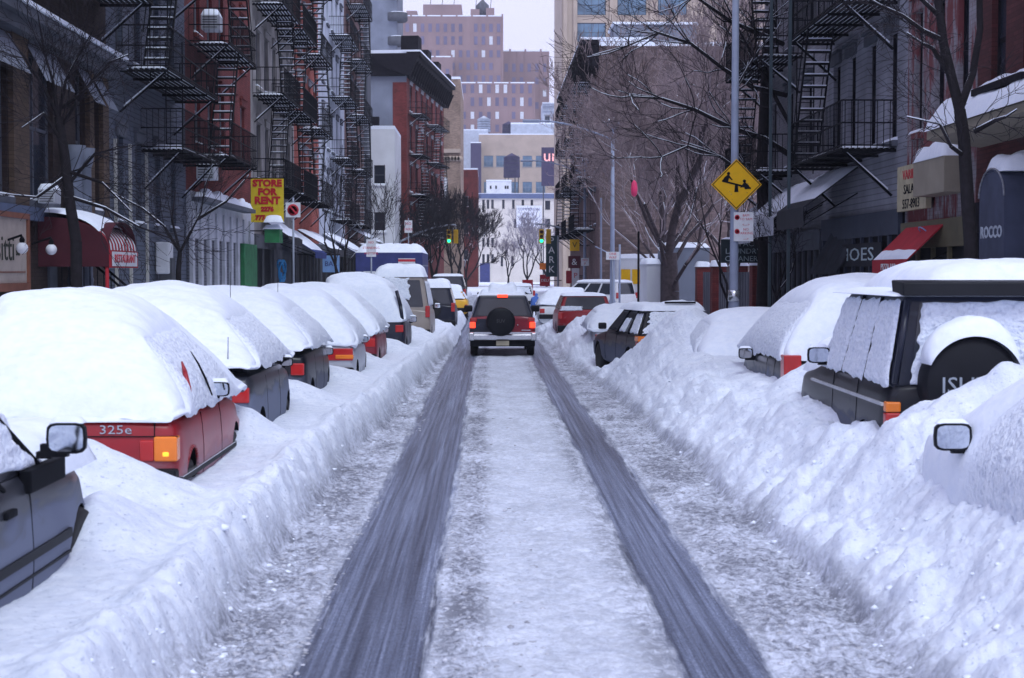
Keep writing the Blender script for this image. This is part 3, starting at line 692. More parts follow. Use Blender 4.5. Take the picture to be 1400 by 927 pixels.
r, q = boxy('parked_minivan', 'gold beige minivan with snow on its rear glass, half buried on the left', 'minivan', 44.2, -1.66, 1.86, 4.7, 1.15, 2.12, P_GOLD, 1, rear_snow=(.05, .72, .30, .97), roof_snow=.36, lamp=(.95, 1.28))
mirror(r, .9, 3.2, 1.2, 1)
r, q = boxy('parked_car', 'dark off-roader with bare rear glass parked beyond the gold minivan', 'off-roader', 52.5, -1.12, 1.72, 4.4, 1.1, 1.72, P_NAVY, 1, rear_snow=None, roof_snow=.3, side_snow=False)
m = MB(); m.lathe([(.05, -.28), (.32, -.28), (.36, -.22), (.36, -.08), (.3, -.06)], 22, RUBBER, (0, 0, 1.0), 'y'); m.build('spare_wheel', r)
r, q = boxy('taxi', 'yellow taxi with snow on its roof on the far left side of the street', 'taxi', 71, -.95, 1.75, 4.6, .95, 1.36, P_YEL, 1, rear_snow=(0, 1, .1, 1), roof_snow=.3, lamp=(.6, .75), slope=.6, tum=.25)
# --- blue box truck
T_BLUE = M('blue_truck_panel', (.035, .045, .16), .5, .2); T_SIGN = M('white_sign_board', (.62, .64, .68), .6, .08, 12); T_REDS = M('sign_red', (.50, .03, .05), .6, .12)
r = thing('box_truck', 'blue box truck with white and red signs and scrawled letters on its back', 'truck', (-3.72, 57.5, -.22), 0)
m = MB(); m.box(-1.25, 1.25, 0, 5.4, .9, 3.2, T_BLUE); m.build('cargo_box', r, bevel=.03)
m = MB(); m.box(-1.0, 1.0, 5.5, 7.3, .5, 2.3, T_BLUE); m.build('cab', r, bevel=.12)
m = MB(); m.box(-1.0, 1.0, .1, 7.0, .45, .85, BLACK); m.build('chassis', r)
for yy in (1.2, 6.3):
    for s in (-1, 1): wheel(r, s*1.0, yy, .45, .26)
m = MB(); m.box(.35, .98, -.03, -.004, 2.5, 2.98, T_SIGN); m.box(.35, .98, -.034, -.031, 2.86, 2.95, T_REDS); m.build('for_sale_sign', r)
m = MB(); m.box(-.15, .75, -.02, -.004, 2.02, 2.44, T_SIGN); m.build('scrawled_panel', r)
m = MB(); m.box(-.95, -.5, -.02, -.004, 2.05, 2.5, T_SIGN); m.build('small_sign', r)
txt('rotade', .34, (.3, -.024, 2.22), T_BLUE, r); txt('SALE', .16, (.66, -.036, 2.68), T_REDS, r)
m = MB(); m.box(.95, 1.0, -.02, .0, 1.0, 2.9, BLACK); m.box(1.252, 1.262, .2, 5.2, 2.7, 2.74, STEEL); m.build('trim', r)
dome_snow('snow_cover', r, -1.25, 1.25, 0, 5.4, 3.2, .3, 4, (16, 22), amp=.6)
# --- the car driving ahead
r = thing('off_roader', 'maroon off-roader driving away with lit brake lamps and covered spare wheel', 'car', (.37, 40.7, .01), 0)
W, L = 1.78, 4.4
body(r, L, W, [(0, 1.06), (3.0, 1.06), (3.4, .98), (4.3, .85), (4.4, .7)], P_MAR, arches=(.75, 3.55), arch_r=.40, zlow=.40)
wheels(r, L, W, .36, (.75, 3.55))
q = greenhouse(r, W, L, 1.06, 1.62, .02, .20, 2.5, 3.0, P_NAVY, ((.04, .3), (.34, .62), (.66, .93)), tum=.20, rear=(.09, .91, .04, .84))
m = MB(); m.box(-W/2+.01, W/2-.01, -.13, .1, .44, .60, CHROME); m.box(-W/2-.01, -W/2+.14, -.14, .18, .42, .64, CHROME); m.box(W/2-.14, W/2+.01, -.14, .18, .42, .64, CHROME); m.build('bumper', r, bevel=.03)
m = MB(); m.box(-.86, .86, -.05, .14, .27, .43, BLACK); m.build('rear_valance', r, bevel=.02)
m = MB(); m.box(-.87, -.30, -.012, .05, .60, 1.0, P_NAVY); m.box(-.86, .86, -.02, .03, .60, .65, CHROME); m.build('tailgate_trim', r)
for s in (-1, 1):
    lampbox(r, 'tail_lamp', min(s*.68, s*.855), max(s*.68, s*.855), -.035, .06, .92, 1.03, LAMPR)
    lampbox(r, 'brake_lamp', min(s*.72, s*.865), max(s*.72, s*.865), -.045, .06, .76, .915, REDLIT)
lampbox(r, 'high_brake_lamp', -.14, .14, .12, .22, 1.565, 1.645, REDLIT)
m = MB(); m.lathe([(.03, -.34), (.30, -.34), (.375, -.30), (.385, -.14), (.36, -.08)], 34, PLAST, (-.05, 0, .93), 'y'); o = m.build('spare_wheel_cover', r)
m = MB(); m.box(-.17, .17, -.16, -.145, .30, .43, M('number_plate', (.42, .38, .28), .5, .1)); m.build('number_plate', r)
txt('SUV', .13, (-.05, -.345, .95), M('dull_grey_print', (.06, .06, .07), .6), r, ext=.002)
m = MB(); m.box(.5, .74, -.016, 0, .69, .71, CHROME); m.build('badge', r)
m = MB(); m.lathe([(.013, -.02), (.02, 0)], 8, CHROME, (.4, -.0, .84), 'y'); m.build('lock', r)
m = MB(); m.tube((.45, -.1, .33), (.45, .3, .33), .03, .03, 10, BLACK); m.box(-.7, .7, .7, .8, .30, .40, BLACK); m.build('exhaust', r)
for s in (-1, 1):
    m = MB(); m.box(min(s*.82, s*1.06), max(s*.82, s*1.06), 2.35, 2.5, 1.13, 1.31, PLAST); m.build('wing_mirror', r, bevel=.04)
m = MB(); m.poly([(-.66, .3, 1.66), (-.66, 2.2, 1.67)], .018, 6, BLACK); m.poly([(.66, .3, 1.66), (.66, 2.2, 1.67)], .018, 6, BLACK); m.build('roof_rails', r)
dome_snow('snow_cover', r, -.62, .62, .25, 2.4, 1.61, .14, 8, (24, 30), amp=.9)
dome_snow('snow_heap', r, -.40, .42, .5, 2.0, 1.66, .26, 11, (18, 20), amp=.9, pw=.8)
# --- right kerb, near to far
KG = 'cars parked along the kerb'
r = sedan('car at the right edge almost wholly buried, only its mirror rim showing', 7.75, 3.28, 1.7, 4.35, .98,
          [(-.02, 1.0), (.1, 1.35), (.6, 1.7), (1.3, 1.95), (2.0, 2.02), (2.7, 1.9), (3.2, 1.62), (3.7, 1.35), (4.35, .95)], P_SIL, -1, roofz=1.52, gh=(.4, 1.1, 2.5, 3.3), drop=.45, W_out=.06, seed=31, lean=.4, mir=(3.1, 1.13, -.02, .26, .19), nl=130, lamps=True, tum=.26)
# off-roader with spare wheel
r = carroot('parked_car', 'near black off-roader with snow-capped spare wheel cover and plastered windows', 13.4, 3.48, 1.78, -1, 'off-roader', R(-1), KG)
W, L = 1.78, 4.5; r.location.z = .14
body(r, L, W, [(0, 1.12), (3.1, 1.12), (3.4, 1.06), (4.4, .95), (4.5, .8)], P_BLK, arches=(.8, 3.65), arch_r=.4, zlow=.35)
wheels(r, L, W, .36, (.8, 3.65))
q = greenhouse(r, W, L, 1.12, 1.90, .03, .12, 2.35, 3.0, P_NAVY, ((.04, .30), (.35, .62), (.67, .94)), tum=.13, rear=(.10, .97, .02, .93))
crust_panel('window_snow', r, q['rear'], .10, .985, -.02, .94, .014, 5, .020, 90, .04)
for i, (a, b) in enumerate(((.02, .325), (.35, .655), (.68, .985))):
    crust_panel('window_snow', r, q['left'], a, b, -.04, .95, .014, 8+i, .018, 50, .05)
m = MB(); m.lathe([(.03, -.30), (.34, -.30), (.40, -.27), (.42, -.20), (.42, -.02), (.38, 0)], 44, PLAST, (-.19, 0, 1.14), 'y'); sw = m.build('spare_wheel_cover', r, sharp=40)
u = np.linspace(-1.15, 1.15, 40); v = np.linspace(0, 1, 14); U, V = np.meshgrid(u, v, indexing='ij')
hh = .17*np.clip(1-np.abs(U/1.15)**2.2, 0, 1)**.7*np.sin(V*math.pi)**.6
rr = .42+hh*(1+.15*fbm(U*3, V*3, 4, 3)); P_ = np.stack([-.19+rr*np.sin(U), -.33+.33*V*1.1, 1.14+rr*np.cos(U)], -1)
m = MB(); m.grid(P_, SNOW); m.build('snow_cap', sw)
LT = M('grey_lettering', (.30, .34, .40), .6, .1)
txt('ISUZU', .20, (-.19, -.303, 1.13), LT, sw, ext=.003, sx=1.05)
m = MB(); m.prism([(-.76, -.10, 1.90), (-.76, .30, 1.93), (-.76, .34, 2.04), (-.76, -.08, 2.02)], (1.6, 0, 0), PLAST); m.build('roof_spoiler', r, bevel=.012)
o = dome_snow('snow_cover', r, -.84, .84, -.02, 2.5, 1.90, .06, 15, (30, 40), amp=.3)
o = dome_snow('roof_snow', r, -.45, 1.25, .30, 3.1, 1.92, .31, 16, (34, 44), amp=.2, pw=.9)
# pillars, moulding, mirror, lamps on the left flank
m = MB()
for a in (.335, .665): m.tube(quadpt(q['left'], a, 0), quadpt(q['left'], a+.0, .97), .022, .022, 6, BLACK)
m.build('window_frame', r)
seams(r, W, (2.25, 1.15), .45, 1.1, -1)
m = MB(); m.box(-.905, -.872, .05, 3.3, .93, .955, M('pale_trim', (.45, .47, .5), .5)); m.build('side_moulding', r)
mirror(r, -.82, 2.62, 1.24, -1, .24, .17)
lampbox(r, 'turn_lamp', -.885, -.75, -.03, .08, .88, .97, LAMPA); lampbox(r, 'tail_lamp', -.885, -.75, -.03, .08, .70, .875, LAMPR)
m = MB(); m.box(-.86, .86, -.16, .1, .40, .6, PLAST); m.build('bumper', r, bevel=.03)
dome_snow('bonnet_snow', r, -.8, .8, 3.0, 4.4, .98, .35, 17, (20, 20))
m = MB(); m.tube((-.80, .0, 1.13), (-.68, .06, 1.86), .03, .03, 6, P_NAVY); m.build('rear_pillar', r)
# domed wagon with upright red lamp
r = sedan('wagon under a wide snow dome with upright red lamp, ahead of the dark off-roader', 20.1, 3.88, 1.80, 4.6, 1.10,
          [(-.02, 1.05), (.08, 1.5), (.35, 1.95), (.9, 2.12), (1.7, 2.20), (2.5, 2.22), (3.2, 2.12), (3.9, 1.8), (4.6, 1.0)], P_DARK, -1, roofz=1.75, gh=(.15, .6, 3.3, 4.3), seed=24, lean=.35, mir=(2.75, 1.06, .0, .21, .16), nl=130, lamps=False, tum=.26, sag=.07, W_out=.0)
lampbox(r, 'tail_lamp', -.91, -.68, -.08, .22, .82, 1.16, LAMPR); lampbox(r, 'tail_lamp', .68, .91, -.08, .22, .82, 1.16, LAMPR)
seams(r, 1.8, (1.6, .9), .4, 1.05, -1)
r = sedan('silver car sunk in the plough bank with only a sliver of lamp showing', 25.2, 3.55, 1.7, 4.2, .86,
          [(-.02, .88), (.1, 1.1), (.8, 1.4), (1.5, 1.6), (2.2, 1.62), (2.9, 1.5), (3.6, 1.15), (4.2, .8)], P_SIL, -1, roofz=1.3, gh=(.6, 1.2, 2.6, 3.4), seed=27, lean=.15, nl=70, W_out=.06)
# black wagon standing askew
th = R(9); c0 = Vector((3.02, 31.0, 0))+Vector((math.cos(th), math.sin(th), 0))*.86
r = thing('parked_car', 'black estate car standing askew with clear front side window and red amber lamp', 'estate car', c0, th, KG)
W, L = 1.72, 4.5
body(r, L, W, [(0, .98), (3.0, .96), (3.3, .93), (4.3, .8), (4.5, .62)], P_BLK, arches=(.8, 3.65), arch_r=.37, zlow=.25)
wheels(r, L, W, .33, (.8, 3.65))
q = greenhouse(r, W, L, .96, 1.46, .08, .38, 2.3, 3.15, P_BLK, ((.05, .28), (.33, .60), (.64, .93)), tum=.22, rear=(.05, .95, .04, .93))
crust_panel('window_snow', r, q['rear'], .03, .97, .0, .97, .02, 5, .008, 40)
kk = q['left']
crust_panel('window_snow', r, kk, .74, .96, .02, .86, .018, 6, .01, 24); crust_panel('window_snow', r, kk, .44, .60, .05, .62, .018, 7, .01, 20)
m = MB(); m.tube(quadpt(kk, .38, 0)+Vector((-.01, 0, 0)), quadpt(kk, .36, 1)+Vector((-.01, 0, 0)), .022, .022, 6, BLACK); m.tube(quadpt(kk, .70, 0), quadpt(kk, .70, 1), .022, .022, 6, BLACK); m.build('window_frame', r)
lampbox(r, 'turn_lamp', -.868, -.70, -.03, .26, .84, .95, LAMPA); lampbox(r, 'tail_lamp', -.868, -.35, -.035, .20, .68, .835, LAMPR)
m = MB(); m.box(-.85, .85, -.1, .1, .40, .6, PLAST); m.build('bumper', r, bevel=.03)
m = MB(); m.box(-1.02, -.85, 2.75, 2.88, 1.0, 1.14, PLAST); m.build('wing_mirror', r, bevel=.03)
seams(r, W, (2.9, 1.9, 1.0), .35, .93, -1)
dome_snow('snow_cover', r, -.68, .68, .35, 2.4, 1.455, .14, 9, (22, 26), amp=.4)
dome_snow('roof_heap', r, -.1, .70, .5, 2.2, 1.5, .14, 10, (22, 26), amp=.5, pw=.8)
m = MB(); m.box(-.15, .5, .5, .56, 1.60, 1.64, BLACK); m.build('roof_bar', r)
r = sedan('low car wholly blanketed by a flat sheet of snow between black estate and red off-roader', 37.4, 2.55, 1.7, 4.4, .86,
          [(-.02, .9), (.15, 1.1), (.7, 1.25), (1.4, 1.42), (2.4, 1.46), (3.2, 1.3), (4.4, .85)], P_SIL, -1, roofz=1.2, gh=(.7, 1.3, 2.7, 3.5), seed=37, lean=.0, nl=60, W_out=.08, wh=False)
r, q = boxy('parked_car', 'red off-roader with dark rear window deep in snow on the right', 'off-roader', 47.5, 2.12, 1.76, 4.4, 1.05, 1.52, P_RED, -1, rear_snow=(.0, .45, .0, .3), roof_snow=.09, side_snow=False, lamp=(.8, 1.0))
r = sedan('small white humped snow-covered car seen left of the red off-roader', 60, 1.95, 1.65, 4.2, .95,
          [(-.02, .95), (.1, 1.2), (.8, 1.5), (1.4, 1.68), (2.2, 1.68), (3.0, 1.45), (3.6, 1.1), (4.2, .85)], P_WHT, -1, roofz=1.4, gh=(.5, 1.1, 2.6, 3.4), seed=40, lean=.2, nl=60, wh=False)
r, q = boxy('parked_pickup', 'white pickup truck standing by the vacant lot beyond the lamp posts', 'pickup', 79, 6.2, 1.9, 4.6, 1.05, 1.75, P_WHT, -1, rear_snow=None, roof_snow=.12, side_snow=False, rz=R(50), group='vehicles further down the street')
r, q = boxy('parked_van', 'dark van with snow on its flat roof far ahead on the left', 'van', 96, -1.4, 2.3, 6, 1.3, 2.0, P_NAVY, 1, rear_snow=None, roof_snow=.15, side_snow=False, group='vehicles further down the street')
r, q = boxy('parked_car', 'white car far ahead in the road near the traffic lights', 'car', 88, 2.7, 1.7, 4.4, .95, 1.45, P_WHT, 1, rear_snow=(.1, .9, .1, .9), roof_snow=.15, side_snow=False, group='vehicles further down the street')
# --- pedestrian bending over beside the road
def person(label, loc, rz, jacket, trousers):
    J = dict(pel=(0, 0, .92), ch=(0, .26, 1.22), nk=(0, .40, 1.40), hd=(0, .50, 1.50), hc=(0, .53, 1.60), hL=(-.10, 0, .88), kL=(-.12, .12, .48), aL=(-.12, 0, .08), tL=(-.12, .16, .04),
             hR=(.10, 0, .88), kR=(.13, .10, .48), aR=(.14, -.06, .08), tR=(.15, .10, .04), sL=(-.18, .32, 1.30), eL=(-.26, .40, 1.02), wL=(-.16, .60, .92), fL=(-.12, .68, .90), sR=(.18, .32, 1.30), eR=(.27, .38, 1.02), wR=(.15, .60, .98), fR=(.11, .68, .95))
    E = [('pel', 'ch'), ('ch', 'nk'), ('nk', 'hd'), ('hd', 'hc'), ('pel', 'hL'), ('hL', 'kL'), ('kL', 'aL'), ('aL', 'tL'), ('pel', 'hR'), ('hR', 'kR'), ('kR', 'aR'), ('aR', 'tR'), ('ch', 'sL'), ('sL', 'eL'), ('eL', 'wL'), ('wL', 'fL'), ('ch', 'sR'), ('sR', 'eR'), ('eR', 'wR'), ('wR', 'fR')]
    RD = dict(pel=.17, ch=.20, nk=.075, hd=.10, hc=.095, hL=.12, hR=.12, kL=.08, kR=.08, aL=.06, aR=.06, tL=.045, tR=.045, sL=.09, sR=.09, eL=.065, eR=.065, wL=.05, wR=.05, fL=.04, fR=.04)
    ks = list(J); me = bpy.data.meshes.new('person'); me.from_pydata([J[k] for k in ks], [(ks.index(a), ks.index(b)) for a, b in E], [])
    o = link('person', me); sk = o.modifiers.new('s', 'SKIN'); sd = me.skin_vertices[0].data
    for i, k in enumerate(ks): sd[i].radius = (RD[k]*.9, RD[k]*.9)
    sd[0].use_root = True
    ss = o.modifiers.new('ss', 'SUBSURF'); ss.levels = 2; ss.render_levels = 2
    bpy.context.view_layer.update(); bake(o)
    me = o.data; me.materials.clear()
    for mm in (jacket, trousers, M('skin', (.45, .27, .2), .6), BLACK): me.materials.append(mm)
    for p in me.polygons:
        c = p.center; p.use_smooth = True
        p.material_index = 3 if c.z < .12 else 1 if c.z < .80 and c.y < .3 else 2 if (c.z > 1.46 and c.y > .50 and c.z < 1.62) or c.y > .64 else 3 if c.z > 1.6 else 0
    o.location = loc; o.rotation_euler = (0, 0, rz); tag(o, label, 'person'); return o
BLUEJ = M('blue_jacket', (.05, .12, .38), .8, .2); DARKJ = M('dark_coat', (.02, .02, .03), .85, .2)
pr = person('small person in blue jacket bending forward beside the snowy cars ahead of the maroon off-roader', (2.05, 70, .0), R(-20), BLUEJ, DARKJ); pr.scale = (.85, .85, .8)
# ------------------------------------------------------------------ buildings
BR = lambda name, col, mort=.55, v=.35, **k: M(name, col, .9, .28, .8, brick=(.22, .075, .008, (mort,)*3, v), bump=.5, **k)
BRICK_DK = BR('dark_brown_brick', (.042, .028, .026)); BRICK_RED = BR('red_brick', (.18, .038, .036)); BRICK_OR = BR('orange_red_brick', (.38, .10, .075))
BRICK_DR = BR('dark_red_brick', (.085, .024, .026)); BRICK_BR = BR('brown_brick', (.17, .10, .10)); BRICK_TAN = BR('tan_brick', (.34, .25, .20))
BRICK_WALL = M('party_wall_brick', (.16, .115, .115), .9, .42, .22, streak=.45, brick=(.4, .15, .012, (.55,)*3, .5), bump=.4)
BRICK_WH = BR('white_painted_brick', (.28, .28, .32), .7, .2); STONE = M('pale_stone', (.24, .23, .225), .9, .25, 1.5, bump=.2)
SIDING = M('blue_grey_clapboard', (.08, .098, .138), .7, .15, 1.2, brick=(30, .115, .011, (.45,)*3, .04), bump=.8)
LBLUE = M('light_blue_grey_stucco', (.42, .46, .54), .85, .15, 1.2); DGREY = M('dark_grey_stone', (.07, .075, .09), .85, .25, 2)
TANST = M('tan_limestone', (.40, .325, .27), .85, .12, .4); CREAM = M('cream_painted_wall', (.62, .58, .54), .85, .08, .5)
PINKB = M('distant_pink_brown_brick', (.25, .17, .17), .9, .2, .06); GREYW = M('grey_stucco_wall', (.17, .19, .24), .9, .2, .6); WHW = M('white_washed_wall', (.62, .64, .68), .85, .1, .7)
TRIM = M('pale_trim_paint', (.22, .23, .26), .7, .15); DTRIM = M('dark_cornice_paint', (.010, .009, .013), .85, .3, spec=.1); GTRIM = M('grey_trim', (.085, .095, .12), .8, .2)
WGL = M('window_glass', (.022, .028, .042), .12, .5, .5, spec=.6); WGLB = M('bluish_window_glass', (.10, .17, .25), .15, .6, .35, spec=.6)
# peeling white over red brick
def peel():
    m = BR('peeling_white_brick', (.27, .26, .29), .7, .2); n = m.node_tree.nodes; l = m.node_tree.links; b = n['Principled BSDF']
    src = b.inputs['Base Color'].links[0].from_socket
    tc = n.new('ShaderNodeTexCoord'); mp = n.new('ShaderNodeMapping'); mp.inputs['Scale'].default_value = (2.2, 2.2, .5); no = n.new('ShaderNodeTexNoise'); no.inputs['Scale'].default_value = 1.6; no.inputs['Detail'].default_value = 9; no.inputs['Roughness'].default_value = .7
    l.new(tc.outputs['Object'], mp.inputs[0]); l.new(mp.outputs[0], no.inputs[0]); r = n.new('ShaderNodeValToRGB'); r.color_ramp.elements[0].position = .46; r.color_ramp.elements[1].position = .54; l.new(no.outputs[0], r.inputs[0])
    mx = n.new('ShaderNodeMixRGB'); l.new(r.outputs[0], mx.inputs[0]); l.new(src, mx.inputs[1]); mx.inputs[2].default_value = (.16, .045, .05, 1); l.new(mx.outputs[0], b.inputs['Base Color']); return m
PEEL = peel()
WC = {}
def winmesh(w, h, fr, sill, glass, snow, lintel, detail=True):
    k = (round(w, 2), round(h, 2), fr.name, sill.name, glass.name, snow, lintel, detail)
    if k in WC: return WC[k]
    f = MB(); t = .06 if detail else .1*min(w, 1)
    f.box(-w/2, -w/2+t, .10, .17, 0, h, fr); f.box(w/2-t, w/2, .10, .17, 0, h, fr); f.box(-w/2+t, w/2-t, .10, .17, 0, t, fr); f.box(-w/2+t, w/2-t, .10, .17, h-t, h, fr)
    f.box(-w/2+t, w/2-t, .115, .16, h*.5-.03, h*.5+.03, fr)
    nm = int(w/1.1)
    for i in range(nm): x = -w/2+w*(i+1)/(nm+1); f.box(x-.025, x+.025, .12, .155, t, h-t, fr)
    p = MB(); p.box(-w/2+.02, w/2-.02, .135, .15, .02, h-.02, glass)
    s = MB(); s.box(-w/2-.1, w/2+.1, -.10, .098, -.12, -.003, sill)
    li = None
    if lintel: li = MB(); li.box(-w/2-.12, w/2+.12, -.07, -.003, h+.01, h+.24, sill); li.box(-w/2-.16, w/2+.16, -.12, -.003, h+.243, h+.31, sill); li = li.mesh('lintel')
    if snow: s.prism([(-w/2-.09, -.10, -.002), (-w/2-.09, -.06, .055), (-w/2-.09, .06, .08), (-w/2-.09, .096, -.002)], (w+.18, 0, 0), SNOW)
    WC[k] = (f.mesh('window'), p.mesh('pane'), s.mesh('sill'), li); return WC[k]
def building(name, label, cat, loc, rz, W, D, Hh, wall, wins, fr=TRIM, sill=TRIM, glass=WGL, snow=True, lintel=True, cornice=None, side=None, front_y=0., parapet=True, detail=True, group=None):
    r = thing(name, label, cat, loc, rz, group)
    xs = sorted({0., W}|{a for w in wins for a in w[:2]}); zs = sorted({-.3, Hh}|{a for w in wins for a in w[2:4]})
    mb = MB(); dep = .20 if detail else .35
    for i in range(len(xs)-1):
        for j in range(len(zs)-1):
            cx, cz = (xs[i]+xs[i+1])/2, (zs[j]+zs[j+1])/2
            if any(w[0] < cx < w[1] and w[2] < cz < w[3] for w in wins): continue
            mb.add([(xs[i], 0, zs[j]), (xs[i+1], 0, zs[j]), (xs[i+1], 0, zs[j+1]), (xs[i], 0, zs[j+1])], [(0, 1, 2, 3)], wall)
    for a, b, c_, d in [w[:4] for w in wins]:
        v = [(a, 0, c_), (b, 0, c_), (b, 0, d), (a, 0, d), (a, dep, c_), (b, dep, c_), (b, dep, d), (a, dep, d)]
        mb.add(v, [(0, 1, 5, 4), (1, 2, 6, 5), (2, 3, 7, 6), (3, 0, 4, 7)], wall)
        mb.add([v[4], v[5], v[6], v[7]], [(0, 1, 2, 3)], BLACK)
    sd = side or wall
    mb.add([(0, 0, -.3), (0, D, -.3), (0, D, Hh), (0, 0, Hh)], [(0, 1, 2, 3)], sd); mb.add([(W, 0, -.3), (W, D, -.3), (W, D, Hh), (W, 0, Hh)], [(0, 1, 2, 3)], sd)
    mb.add([(0, D, -.3), (W, D, -.3), (W, D, Hh), (0, D, Hh)], [(0, 1, 2, 3)], sd)
    mb.build('wall', r)
    m = MB(); m.box(.003, W-.003, .003, D-.003, Hh+.002, Hh+.25, SNOW); m.build('roof', r)
    for a, b, c_, d in [w[:4] for w in wins]:
        f, p, s, li = winmesh(b-a, d-c_, fr, sill, glass, snow, lintel, detail)
        o = link('window', f, r, ((a+b)/2, 0, c_)); link('pane', p, o); link('sill', s, o)
        if li: link('lintel', li, o)
    if cornice:
        ch, pr, cm = cornice
        m = MB(); m.box(-.02, W+.02, -pr*.35, -.003, Hh-ch, Hh-ch*.35, cm); m.box(-.02, W+.02, -pr*.75, -.003, Hh-ch*.35+.003, Hh-ch*.12, cm); m.box(-.05, W+.05, -pr, -.003, Hh-ch*.12+.003, Hh+.1, cm)
        n = max(2, int(W/1.2))
        for i in range(n+1):
            x = .1+(W-.2)*i/n; m.prism([(x-.07, -pr*.352, Hh-ch*1.1), (x-.07, -pr*.9, Hh-ch*.352), (x-.07, -pr*.352, Hh-ch*.352)], (.14, 0, 0), cm)
        m.box(-.05, W+.05, -pr, .3, Hh+.103, Hh+.24, SNOW)
        m.build('cornice', r)
    return r
def rows(xs, w, zs, h): return [(x-w/2, x+w/2, z, z+h) for z in zs for x in xs]
FEC = {}
def fire_escape(root, x0, x1, floors, dep=1.05, mat=BLACK, fine=.14, base=True, flip=False, snow=True, stair=True):
    fe = bpy.data.objects.new('fire_escape', None); COL.objects.link(fe); fe.parent = root
    Lx = round(x1-x0, 3)
    kp = (Lx, dep, fine, mat.name)
    if kp not in FEC:
        pl = MB(); rl = MB(); n = int(dep/.12); z = 0.
        for i in range(n+1):
            y = -.06-(dep-.06)*i/n; pl.box(0, Lx, y-.025, y+.025, -.03, 0, mat)
        for x in np.linspace(0, Lx, 5): pl.box(x-.02, x+.02, -dep, -.01, -.09, -.032, mat)
        for x in (.25, Lx-.25): pl.tube((x, -.02, -.95), (x, -dep+.1, -.06), .03, .03, 4, mat); pl.prism([(x-.03, -.1, -.83), (x-.03, -dep+.15, -.075), (x-.03, -dep+.15, -.06), (x-.03, -.1, -.80)], (.06, 0, 0), SNOW)
        for hz in (.05, .5, .95):
            rl.tube((0, -dep, hz), (Lx, -dep, hz), .02, .02, 4, mat)
            for x in (0, Lx): rl.tube((x, -dep, hz), (x, -.01, hz), .02, .02, 4, mat)
        for i in range(int(Lx/fine)+1): x = i*fine; rl.tube((x, -dep, 0), (x, -dep, .95), .010, .010, 3, mat)
        for i in range(int(dep/fine)+1):
            y = -i*fine
            for x in (0, Lx): rl.tube((x, y, 0), (x, y, .95), .010, .010, 3, mat)
        FEC[kp] = (pl.mesh('platform'), rl.mesh('railing'))
    for k, z in enumerate(floors):
        link('platform', FEC[kp][0], fe, (x0, 0, z)); link('railing', FEC[kp][1], fe, (x0, 0, z))
        if snow: dome_snow('snow_cap', fe, x0+.05, x1-.05, -dep+.05, -.1, z+.003, .12, int(z*3+x0*7), (16, 5), amp=.9)
        if stair and k+1 < len(floors):
            dz = round(floors[k+1]-z, 3); fl = (k % 2 == 0) != flip; ks = (dz, dep, fl)
            if ks not in FEC:
                s_ = 1 if fl else -1; stt = MB(); b = s_*dz*.55; ya, yb = -dep+.06, -dep+.62; n = int(dz/.24)
                for y in (ya, yb): stt.tube((0, y, 0), (b, y, dz), .03, .03, 4, mat); stt.tube((0, y, .85), (b, y, dz+.85), .015, .015, 4, mat)
                for i in range(1, n):
                    t = i/n; x = b*t; zz = dz*t; stt.box(x-.10, x+.10, ya, yb, zz-.015, zz+.015, mat)
                    if snow: stt.box(x-.09, x+.09, ya+.02, yb-.02, zz+.017, zz+.045, SNOW)
                FEC[ks] = stt.mesh('stair')
            link('stair', FEC[ks], fe, (x0+.35 if fl else x1-.35, 0, z))
    if base:
        m = MB(); z = floors[0]; xa = x0+.5
        for y in (-dep+.1, -dep+.5): m.tube((xa, y, z-.2), (xa, y, z+2.6), .018, .018, 4, mat)
        for i in range(11): m.tube((xa, -dep+.1, z-.1+i*.26), (xa, -dep+.5, z-.1+i*.26), .012, .012, 4, mat)
        m.build('drop_ladder', fe)
    return fe
LX, RX = -8.3, 8.2
def lb(name, label, d0, d1, Hh, wall, wins, x=LX, **k): return building(name, label, 'building', (x, d0, 0), R(90), d1-d0, 14, Hh, wall, wins, **k)
def rb(name, label, d0, d1, Hh, wall, wins, x=RX, **k): return building(name, label, 'building', (x, d1, 0), R(-90), d1-d0, 14, Hh, wall, wins, **k)
def cols(d0, d1, n, m=.8): W = d1-d0; return [m+(W-2*m)*(i+.5)/n for i in range(n)]
NB = 'brick_building'
# ---- left side, near to far; near ones made taller out of view to darken fronts
B1 = lb(NB, 'dark brown brick building with restaurant sign at the left edge of the street', 18, 33.7, 21, BRICK_DK,
        [(a-18, b-18, 3.55, 6.25) for a, b in ((19.2, 20.6), (22.0, 23.6), (24.5, 26.75), (27.75, 29.55), (31.15, 31.85), (32.3, 32.95))]+[(a-18, b-18, 8.6, 11) for a, b in ((22.0, 23.6), (25, 26.2), (27.9, 29), (30.4, 31.4))], fr=GTRIM, sill=GTRIM, lintel=False, cornice=(.9, .7, GTRIM))
m = MB(); m.box(0, 15.68, -.45, -.003, 6.62, 6.80, GTRIM); m.box(0, 15.68, -.30, -.003, 6.40, 6.617, GTRIM); m.box(0, 15.68, -.14, -.003, 3.18, 3.42, M('blue_grey_band', (.09, .12, .2), .7)); m.box(0, 15.68, -.50, -.05, 6.803, 6.88, SNOW); m.build('belt_course', B1)
for a, b in ((22.0, 23.6), (24.5, 26.8), (27.7, 29.6), (31.1, 31.9), (32.25, 33.0)):
    m = MB(); n = 14; P = []
    for i in range(n*2+1):
        t = i/(n*2); x = a-18+(b-a)*t; dz = .02*(i % 2); P.append([(x, -.05-dz, 6.35), (x, -.42-dz, 5.66)])
    m.grid(np.array(P), M('grey_pleated_cloth', (.17, .19, .24), .9, .2), smooth=False); m.build('window_valance', B1)
